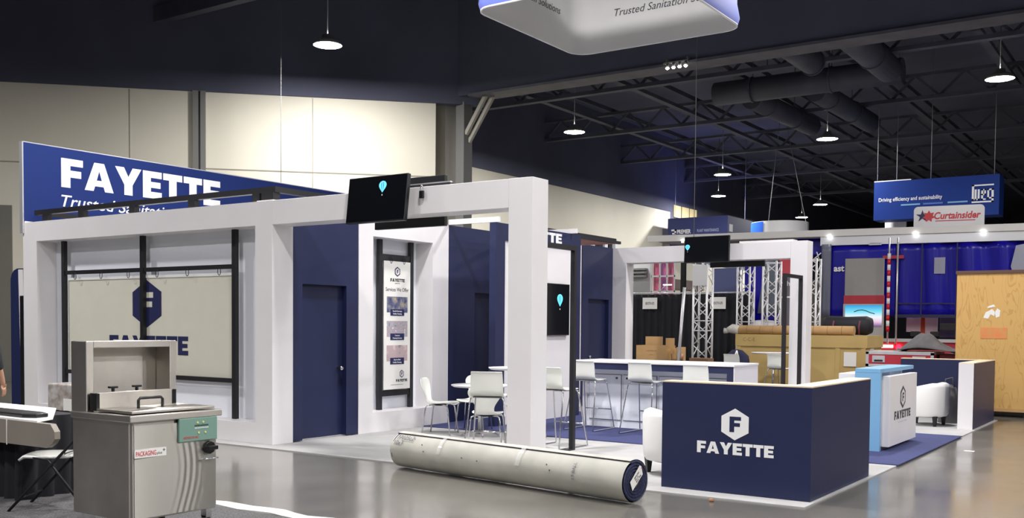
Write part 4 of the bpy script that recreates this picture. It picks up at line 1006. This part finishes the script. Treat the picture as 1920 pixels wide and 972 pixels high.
# gray wall shelf + coloured rack behind
tag(MB().box(-16.6, -15.0, 30.2, 30.3, 0, 3.65).build('exhibit_wall', mat('pale_grey_panel', (196, 198, 200), .7)), 'pale grey booth wall panel standing behind the black drape', 'panel')
m = MB()
for k in range(3): m.box(-16.6, -15.1, 30.0-.05*k, 30.2, 3.45-.12*k, 3.51-.12*k)
tag(m.build('stepped_shelf', greymetal), 'grey stepped ledge on the pale booth panel behind the drape', 'shelf')
o = thing('fabric_sample_rack', 'white grid rack of pink and purple fabric lengths behind the drape', 'rack', (-14.45, 30, 0))
for k, c in enumerate(((176, 60, 110), (120, 80, 170), (150, 60, 110))):
    cm = mat('fabric_%d' % k, c, .8, c2=(220, 130, 150), scale=5, stretch=(6, 1, .5))
    MB().box(-14.78+.26*k, -14.6+.26*k, 30.0, 30.05, .1, 3.7).build('fabric_length', cm, o)
m = MB()
for x in (-14.85, -14.56, -14.3, -14.03): m.box(x, x+.03, 29.95, 29.98, 0, 3.75)
for z in (.5, 1.4, 2.7, 3.2, 3.7): m.box(-14.85, -14.0, 29.95, 29.98, z, z+.05)
m.build('grid_frame', trusswhite, o)
tag(MB().box(-13.45, -13.3, 29.2, 29.3, 0, 4.0).build('black_post', blackpl), 'slim black post right of the fabric sample rack', 'post')
# ---------------------------------------------------------------- curtainsider display
ta = Vector((-12.78, 25.6, 0)); tb = Vector((-3.2, 26.84, 0)); td = (tb-ta).normalized(); tn = Vector((td.y, -td.x, 0))
def tp(s_, off=0, z=0): return ta+td*s_+tn*off+Z_*z
def tbox(mb, s0, s1, o0, o1, z0, z1, mi=0):
    vs = [tp(s_, o_, z) for s_ in (s0, s1) for o_ in (o0, o1) for z in (z0, z1)]
    return mb.add(vs, [(0, 1, 3, 2), (4, 6, 7, 5), (0, 4, 5, 1), (2, 3, 7, 6), (0, 2, 6, 4), (1, 5, 7, 3)], mi)
o = thing('curtain_trailer', 'curtain sided trailer display with white roof rail and blue curtains', 'trailer', tp(5, 0, 0))
tbox(MB(), 0, 9.6, 0, .12, 3.95, 4.12).build('roof_rail', mat('white_rail', (222, 220, 216), .4), o)
tbox(MB(), 4.7, 9.55, -.05, .06, 3.72, 3.95).build('roof_rail', silver, o)
tbox(MB(), 0, 9.5, -1.8, 0, 4.02, 4.06).build('roof_sheet', mat('trailer_roof', (150, 150, 152), .7), o)
tbox(MB(), 5.9, 6.2, 0.02, .06, 3.7, 3.76).build('roller', silver, o)
for s_ in (1.0, 4.9, 6.98, 8.5):
    h = tbox(MB(), s_, s_+.06, .12, .16, 3.9, 3.96).build('spotlight', spot_glow, o)
def crt(s0, s1, z0, z1, amp, off, nm='curtain', m_=curtain, freq=3.0):
    n = int((s1-s0)*16); P = []
    for z in [z0+(z1-z0)*k/10 for k in range(11)]:
        P.append([tp(s0+(s1-s0)*i/n, off+amp*math.sin(freq*(s0+(s1-s0)*i/n)*2+z*.4)+amp*.6*math.sin(7.3*(i/n)*(s1-s0)+z), z) for i in range(n+1)])
    return MB().grid(P).build(nm, m_, o, solid=.006)
crt(4.95, 6.55, 1.9, 3.72, .03, -.02)
crt(6.62, 9.45, 1.9, 3.72, .06, -.03, freq=4.2)
crt(3.4, 4.85, 3.5, 3.95, .03, -.4)
tbox(MB(), 6.55, 9.3, 0.05, .055, 1.86, 1.94).build('curtain_hem', curtain_dk, o)
tbox(MB(), 6.55, 9.3, 0.05, .055, 2.2, 2.23).build('webbing', curtain_dk, o)
for s_ in (7.15, 7.95): tbox(MB(), s_, s_+.03, .05, .055, 1.9, 3.7).build('webbing', curtain_dk, o)
tbox(MB(), 7.45, 7.7, .08, .085, 2.95, 3.35).build('clear_pocket', clearpl, o)
MB().add([tp(9.25, .05, 3.6), tp(9.5, .02, 3.65), tp(9.55, .05, 2.7), tp(9.3, .12, 2.6), tp(9.15, .1, 3.1)], [(0, 1, 2, 3, 4)]).build('loose_curtain_end', clearpl, o, solid=.01)
grey_pvc = mat('grey_pvc', (108, 112, 128), .3)
crt(4.74, 4.98, 1.9, 3.75, .02, .1, 'grey_flap', grey_pvc)
tbox(MB(), 5.35, 6.3, .15, .17, 2.4, 3.36).build('grey_sheet', mat('grey_sheet_fabric', (150, 148, 146), .8, noise=.05, scale=4), o)
tbox(MB(), 5.33, 6.32, .15, .18, 2.2, 2.42).build('red_band', red, o)
tbox(MB(), 6.25, 6.75, .12, .14, 3.34, 3.42).build('red_band', red, o)
MB().text('ast', .16, tp(5.05, .06, 3.05), td, Z_, tn, .003, .03).build('lettering', letter_w, o)
for s_, mi in ((6.42, 0), (6.62, 0)): MB().tube([tp(s_, .3, 1.2), tp(s_, .3, 3.85)], .022, 8).build('pole', silver, o)
for k in range(7):
    MB().tube([tp(6.42, .3, 1.5+k*.28), tp(6.42, .3, 1.64+k*.28)], .04, 10).build('red_stripe', mat('stripe_red', (206, 30, 40), .4), o)
    MB().tube([tp(6.42, .3, 1.64+k*.28), tp(6.42, .3, 1.78+k*.28)], .04, 10).build('white_stripe', letter_w, o)
tbox(MB(), 4.2, 9.5, -1.8, .2, .95, 1.3).build('deck', red, o)
tbox(MB(), 4.2, 9.5, .0, .26, 1.25, 1.33).build('deck_edge', silver, o)
for s_ in (6.2, 6.85): tbox(MB(), s_, s_+.35, .2, .23, 1.1, 1.17).build('marker_lamp', whitelight, o)
MB().tube([tp(6.68, .2, 1.12), tp(6.68, .25, 1.12)], .07, 14).build('tail_lamp', redlight, o)
for s_ in (4.6, 9.2): MB().tube([tp(s_, -.3, .45), tp(s_, .0, .45)], .45, 28).build('wheel', blackpl, o)
o = thing('trailer_screen', 'bright screen with a blue picture under the red band', 'screen', tp(5.8, .25, 1.33))
tbox(MB(), 5.33, 6.32, .2, .24, 1.33, 2.2).build('cabinet', mat('grey_cabinet', (176, 174, 170), .5), o)
pic = bpy.data.materials.new('screen_picture'); pic.use_nodes = True; nt = pic.node_tree; b_ = nt.nodes['Principled BSDF']
tc = nt.nodes.new('ShaderNodeTexCoord'); sx_ = nt.nodes.new('ShaderNodeSeparateXYZ'); rp = nt.nodes.new('ShaderNodeValToRGB')
nt.links.new(tc.outputs['Generated'], sx_.inputs[0]); nt.links.new(sx_.outputs[2], rp.inputs[0])
rp.color_ramp.elements[0].color = srgb((120, 90, 140))+(1,); rp.color_ramp.elements[0].position = .05
rp.color_ramp.elements[1].color = srgb((0, 150, 220))+(1,); rp.color_ramp.elements[1].position = 1
for ps, c in ((.25, (235, 200, 225)), (.45, (240, 245, 255)), (.68, (120, 225, 245))): e = rp.color_ramp.elements.new(ps); e.color = srgb(c)+(1,)
nt.links.new(rp.outputs[0], b_.inputs['Emission Color']); b_.inputs['Emission Strength'].default_value = .95; b_.inputs['Base Color'].default_value = (.02, .02, .02, 1)
tbox(MB(), 5.38, 6.27, .24, .25, 1.62, 2.17).build('display', pic, o)
MB().tube([tp(5.6+.1*k, .255, 2.0+.05*math.sin(k*.9)) for k in range(6)], .012, 6).build('picture_outline', letter_g, o)
# on-deck clutter
def dk(name, lab, cat, s0, s1, z0, z1, m_, o0=0.02, o1=.2):
    return tag(tbox(MB(), s0, s1, o0, o1, z0, z1).build(name, m_, bevel=.008), lab, cat)
dk('white_panel_board', 'white board under the blue curtain, left of the orange strap', 'board', 6.75, 7.1, 1.5, 1.9, letter_w, -.9, -.85)
dk('white_panel_board', 'white board under the blue curtain, right of the orange strap', 'board', 7.2, 7.5, 1.4, 1.9, letter_w, -.9, -.85)
dk('ratchet_strap', 'orange strap hanging under the blue curtain between two white boards', 'strap', 7.1, 7.2, 1.4, 1.95, mat('orange_webbing', (196, 86, 50), .7), -.8, -.78)
dk('printer', 'black printer on the trailer deck under the curtain', 'printer', 7.62, 8.05, 1.55, 1.72, blackpl, -.4, 0)
dk('bin', 'small navy bin on the trailer deck beside the black printer', 'bin', 8.05, 8.3, 1.33, 1.58, letter_n)
dk('black_box', 'small black box on the deck, nearest the striped pole', 'box', 6.95, 7.15, 1.4, 1.52, blackpl)
dk('black_box', 'small black box on the deck, nearest the printer', 'box', 7.4, 7.6, 1.4, 1.52, blackpl)
dk('brown_carton', 'brown carton on the trailer deck next to the plywood crate', 'box', 8.85, 9.3, 1.36, 1.75, kraft_dark)
dk('blue_back_panel', 'grey blue panel standing at the back of the trailer deck', 'panel', 7.5, 9.3, 1.35, 1.95, mat('slate_panel', (86, 92, 124), .7), -1.6, -1.55)
dk('white_shelf', 'white ledge at the back of the deck under the curtain right end', 'shelf', 8.5, 9.3, 1.75, 1.86, letter_w, -1.0, -.8)
# sign on the trailer roof
o = thing('roof_sign', 'silver rounded sign with red trailer lettering, star and maple leaf on the rail', 'sign', tp(7.8, .05, 4.12))
P = []; r = .1; s0, s1, zz0, zz1 = 6.95, 8.55, 4.12, 4.62
for cx, cz, a0 in ((s1-r, zz1-r, 0), (s0+r, zz1-r, 90)):
    for i in range(6): t = math.radians(a0+90*i/5); P.append((cx+r*math.cos(t), cz+r*math.sin(t)))
P += [(s0, zz0), (s1, zz0)]
MB().prism(P, ta+tn*.02, td, Z_, tn, .04).build('plate', mat('brushed_sign', (188, 186, 186), .35, .5), o)
MB().text('Curtainsider', .17, tp(7.42, .06, 4.3), td, Z_, tn, .006, .03, shear=.2, width=1.05).build('lettering', mat('sign_red', (206, 60, 66), .5), o)
tbox(MB(), 7.45, 8.35, .06, .066, 4.24, 4.26).build('underline', letter_r, o)
def star(c, R1, R2, n, rot=90): return [(c[0]+(R1 if i % 2 == 0 else R2)*math.cos(math.radians(rot+180*i/n)), c[1]+(R1 if i % 2 == 0 else R2)*math.sin(math.radians(rot+180*i/n))) for i in range(2*n)]
MB().prism(star((7.15, 4.38), .16, .06, 5), ta+tn*.06, td, Z_, tn, .005).build('star', letter_n, o)
MB().prism(star((7.3, 4.37), .15, .09, 7), ta+tn*.066, td, Z_, tn, .005).build('leaf', mat('sign_red', (206, 60, 66)), o)
# large hanging blue sign
yw = 35.0
o = thing('hanging_blue_sign', 'wide blue hanging sign with white slogan at upper right', 'sign', (-7.15, yw, 5.2))
MB().box(-9.08, -5.23, yw, yw+.9, 5.22, 6.5).build('board', mat('slogan_blue', (22, 52, 128), .6, spec=.2), o)
MB().box(-9.08, -7.9, yw+.0, yw+.05, 6.5, 6.53).build('top_trim', letter_w, o)
MB().text('Driving efficiency and sustainability', .13, (-8.92, yw, 5.83), X_, Z_, -Y_, .004, .01, width=2.0).build('slogan', letter_w, o)
for x0_, c in ((-8.2, lightblue), (-7.5, mat('mid_blue_bar', (84, 110, 184), .5)), (-6.75, lightblue)): MB().box(x0_, x0_+.6, yw-.006, yw, 5.66, 5.71).build('accent_bar', c, o)
m = MB(); lx, lz, w = -6.03, 5.62, .64
def rb(a0, a1, b0, b1): m.box(lx+a0*w, lx+a1*w, yw-.006, yw, lz+b0*w*.9, lz+b1*w*.9)
rb(0, 1, .92, 1); rb(0, .1, .14, 1); rb(0, 1, 0, .08); rb(.9, 1, 0, .74)
rb(0, .36, .14, .22); rb(.13, .22, .14, .74); rb(.27, .36, .14, .74)
rb(.43, .52, .14, .74); rb(.43, .64, .14, .22); rb(.43, .64, .66, .74); rb(.43, .64, .4, .48); rb(.57, .64, .4, .74)
rb(.71, .79, .2, .74); rb(.71, 1, .66, .74); rb(.71, 1, .2, .28)
m.build('logo', letter_w, o)
for x in (-9.0, -7.3, -5.4): MB().tube([(x, yw+.1, 6.5), (x, yw+.1, 11.0)], .01, 6).build('cable', silver, o)
o = thing('white_hanging_board', 'white board hanging below the blue slogan sign', 'sign', (-8.65, 36.25, 4.7)); MB().box(-9.0, -8.3, 36.2, 36.3, 4.7, 5.35).build('board', letter_w, o); MB().tube([(-8.65, 36.25, 5.35), (-8.65, 36.25, 11)], .01, 6).build('cable', silver, o)
# navy cube sign
o = thing('navy_cube_sign', 'navy box shaped hanging sign with white lettering, left of the round sign', 'sign', (-19.9, 46, 5.9))
MB().box(-21.45, -18.35, 45, 48.2, 5.6, 6.84).build('board', mat('cube_navy', (50, 58, 112), .6), o)
MB().text('PREMIER', .2, (-20.95, 45, 6.08), X_, Z_, -Y_, .005, .03, width=.72).build('lettering', letter_w, o)
MB().text('PLANT MAINTENANCE', .14, (-19.9, 45, 6.12), X_, Z_, -Y_, .005, .01, width=1.1).build('small_lettering', mat('pale_vinyl', (170, 176, 205), .6), o)
m = MB(); m.box(-21.25, -21.0, 44.99, 45, 6.22, 6.3); m.box(-21.08, -21.0, 44.99, 45, 6.08, 6.3); m.box(-21.2, -21.0, 44.99, 45, 6.06, 6.13); m.box(-18.35, -18.34, 45.2, 45.6, 6.1, 6.45)
m.build('emblem', letter_w, o)
for x, y in ((-21.2, 45.3), (-18.6, 47.8)): MB().tube([(x, y, 6.84), (x, y, 11)], .012, 6).build('cable', silver, o)
o = thing('round_white_sign', 'drum shaped hanging sign, white with a blue segment', 'sign', (-14.5, 41.2, 5.2))
n = 40; c0 = (-14.5, 41.2)
def cyl(t0, t1, r, z0_, z1_, slope=0): 
    k = 20; return MB().grid([[(c0[0]+r*math.cos(t0+(t1-t0)*i/k), c0[1]+r*math.sin(t0+(t1-t0)*i/k), z+(slope*(i/k) if 0 else 0)) for i in range(k+1)] for z in (z0_, z1_)])
cyl(0, 2*math.pi, 1.17, 5.2, 5.95).build('drum', letter_w, o)
cyl(math.pi*1.0, math.pi*1.42, 1.178, 5.2, 5.93).build('blue_segment', mat('cobalt_vinyl', (30, 96, 214), .5), o)
for x in (-15, -13.4): MB().tube([(x, 41.2, 5.95), (-14.5, 41.2, 11)], .012, 6).build('cable', silver, o)
# banners and dark booths between trusses
tag(MB().box(-10.7, -9.96, 25.3, 25.34, 0, 3.15).build('fabric_screen', mat('dusk_blue_fabric', (84, 90, 132), .7)), 'grey blue fabric screen between the front truss and the next one', 'screen')
tag(MB().box(-9.9, -8.98, 25.5, 25.53, .0, 3.2).build('blue_drape', curtain), 'deep blue drape between the two truss towers behind the tan crate', 'drape')
tag(MB().prism([(-9.35, 3.2), (-8.98, 3.2), (-8.98, 1.95), (-9.52, 1.95)], (0, 25.46, 0), X_, Z_, Y_, .04).build('slanting_sheet', mat('slate_sheet', (96, 104, 116), .5)), 'slanting slate grey sheet hanging in front of the deep blue drape', 'sheet')
o = thing('red_grey_banner', 'grey banner with red top and white words behind the rear archway pillar', 'banner', (-8.6, 25.4, 0))
MB().box(-8.92, -8.2, 25.4, 25.42, .0, 3.35).build('cloth', mat('mauve_grey', (112, 106, 118), .8), o)
MB().box(-8.92, -8.2, 25.39, 25.4, 2.9, 3.35).build('red_top', mat('coral_red', (196, 72, 84), .7), o)
MB().text('nah nob', .13, (-8.88, 25.39, 2.66), X_, Z_, -Y_, .003, .01).build('lettering', letter_w, o)
MB().box(-8.92, -8.2, 25.38, 25.4, 2.35, 2.39).build('line', letter_w, o)
tag(MB().lathe([(0, .0), (.26, .0), (.28, 1.7), (.24, 1.76), (0, 1.78)], (-9.2, 25.1, 0), 24).build('white_drum', letter_w), 'white drum between the truss towers', 'drum')
# flight cases
def fcase(label, x0, x1, y0, y1, z0, z1):
    o = thing('flight_case', label, 'case', ((x0+x1)/2, (y0+y1)/2, z0), 0, 'red flight cases')
    MB().box(x0, x1, y0, y1, z0, z1).build('case_body', red, o)
    m = MB(); e = .05
    for z in (z0, z1-e): m.box(x0-.006, x1+.006, y0-.006, y0+e, z, z+e); m.box(x1-e, x1+.006, y0, y1, z, z+e)
    for x in (x0-.006, x1-e): m.box(x, x+e+.006, y0-.006, y0+e, z0, z1)
    m.build('edge_trim', silver, o)
    MB().box(x0-.006, x1+.006, y0-.006, y1, z1, z1+.012).build('lid_top', mat('pale_lid', (196, 188, 182), .6), o)
    for x in (x0+.12, x1-.38):
        d = MB().box(x, x+.24, y0-.012, y0, (z0+z1)/2-.06, (z0+z1)/2+.07).build('latch_dish', silver, o)
        MB().box(x+.04, x+.2, y0-.02, y0-.012, (z0+z1)/2-.045, (z0+z1)/2-.01).build('handle', blackpl, d)
    return o
fcase('red and silver flight case under the heap of grey cloth, upper of the stack', -5.35, -4.1, 20.3, 21.3, .84, 1.13)
fcase('red and silver flight case at the bottom of the stack', -5.35, -4.1, 20.3, 21.3, .1, .82)
tag(MB().box(-5.3, -4.2, 20.35, 21.2, 0, .1).build('dolly', blackpl), 'low black dolly under the red flight cases', 'dolly')
tag(MB().box(-4.05, -3.7, 20.6, 21.6, .0, 1.1).build('storage_chest', mat('dark_red_trunk', (120, 38, 44), .6)), 'dark red trunk between the flight cases and the plywood crate', 'case')
m = MB(); P = []; random.seed(3)
nx, ny = 26, 12
for j in range(ny+1):
    row = []
    for i in range(nx+1):
        u, v = i/nx, j/ny; x = -4.85+1.15*u; y = 20.36+.85*v
        bump_ = .42*max(0, math.sin(math.pi*min(1, max(0, (u-.05)/.85))))**1.2*math.sin(math.pi*min(1, max(.02, v*1.0)))**.6
        bump_ *= (1.25-.9*u); row.append((x+.02*math.sin(9*v), y, 1.165+bump_*.85+.035*math.sin(11*u+5*v)*math.sin(math.pi*v)+.028*math.sin(21*u-9*v)*math.sin(math.pi*v)))
    P.append(row)
m.grid(P); tag(m.build('grey_blanket', greycloth, solid=.015), 'crumpled dark grey blanket heaped on the red flight case', 'blanket')
# ---------------------------------------------------------------- plywood crate
o = thing('plywood_crate', 'tall plywood crate with orange sprayed patch at the right edge', 'crate', (-2.6, 20.8, 0))
MB().box(-3.66, -1.2, 20.0, 21.8, .1, 2.6).build('plywood_box', ply, o)
m = MB(); m.box(-3.68, -1.18, 19.98, 21.8, 2.6, 2.66); m.build('top_rim', mat('dark_rim', (92, 66, 54), .7), o)
for x in (-3.5, -2.5, -1.5): MB().box(x, x+.15, 20.0, 21.8, 0, .1).build('skid', blackpl, o)
MB().box(-3.66, -1.2, 19.985, 20.0, .1, .16).build('bottom_trim', kraft, o)
MB().box(-3.24, -2.8, 19.994, 20.0, 1.42, 1.62).build('spray_patch', mat('orange_spray', (226, 130, 76), .7, c2=(206, 150, 90), scale=12), o)
m = MB()
for q in ([(-3.2, 1.8), (-3.12, 1.78), (-3.08, 1.86), (-3.02, 1.83), (-3.0, 1.9), (-3.06, 1.96), (-3.1, 1.93), (-3.16, 1.9)], [(-2.99, 1.8), (-2.93, 1.82), (-2.92, 1.93), (-2.97, 1.97), (-3.01, 1.9)], [(-3.14, 1.97), (-3.05, 1.99), (-3.0, 2.0), (-3.03, 2.04), (-3.12, 2.01)]): m.prism(q, (0, 20.0, 0), X_, Z_, -Y_, .004)
m.build('torn_label', paper, o)
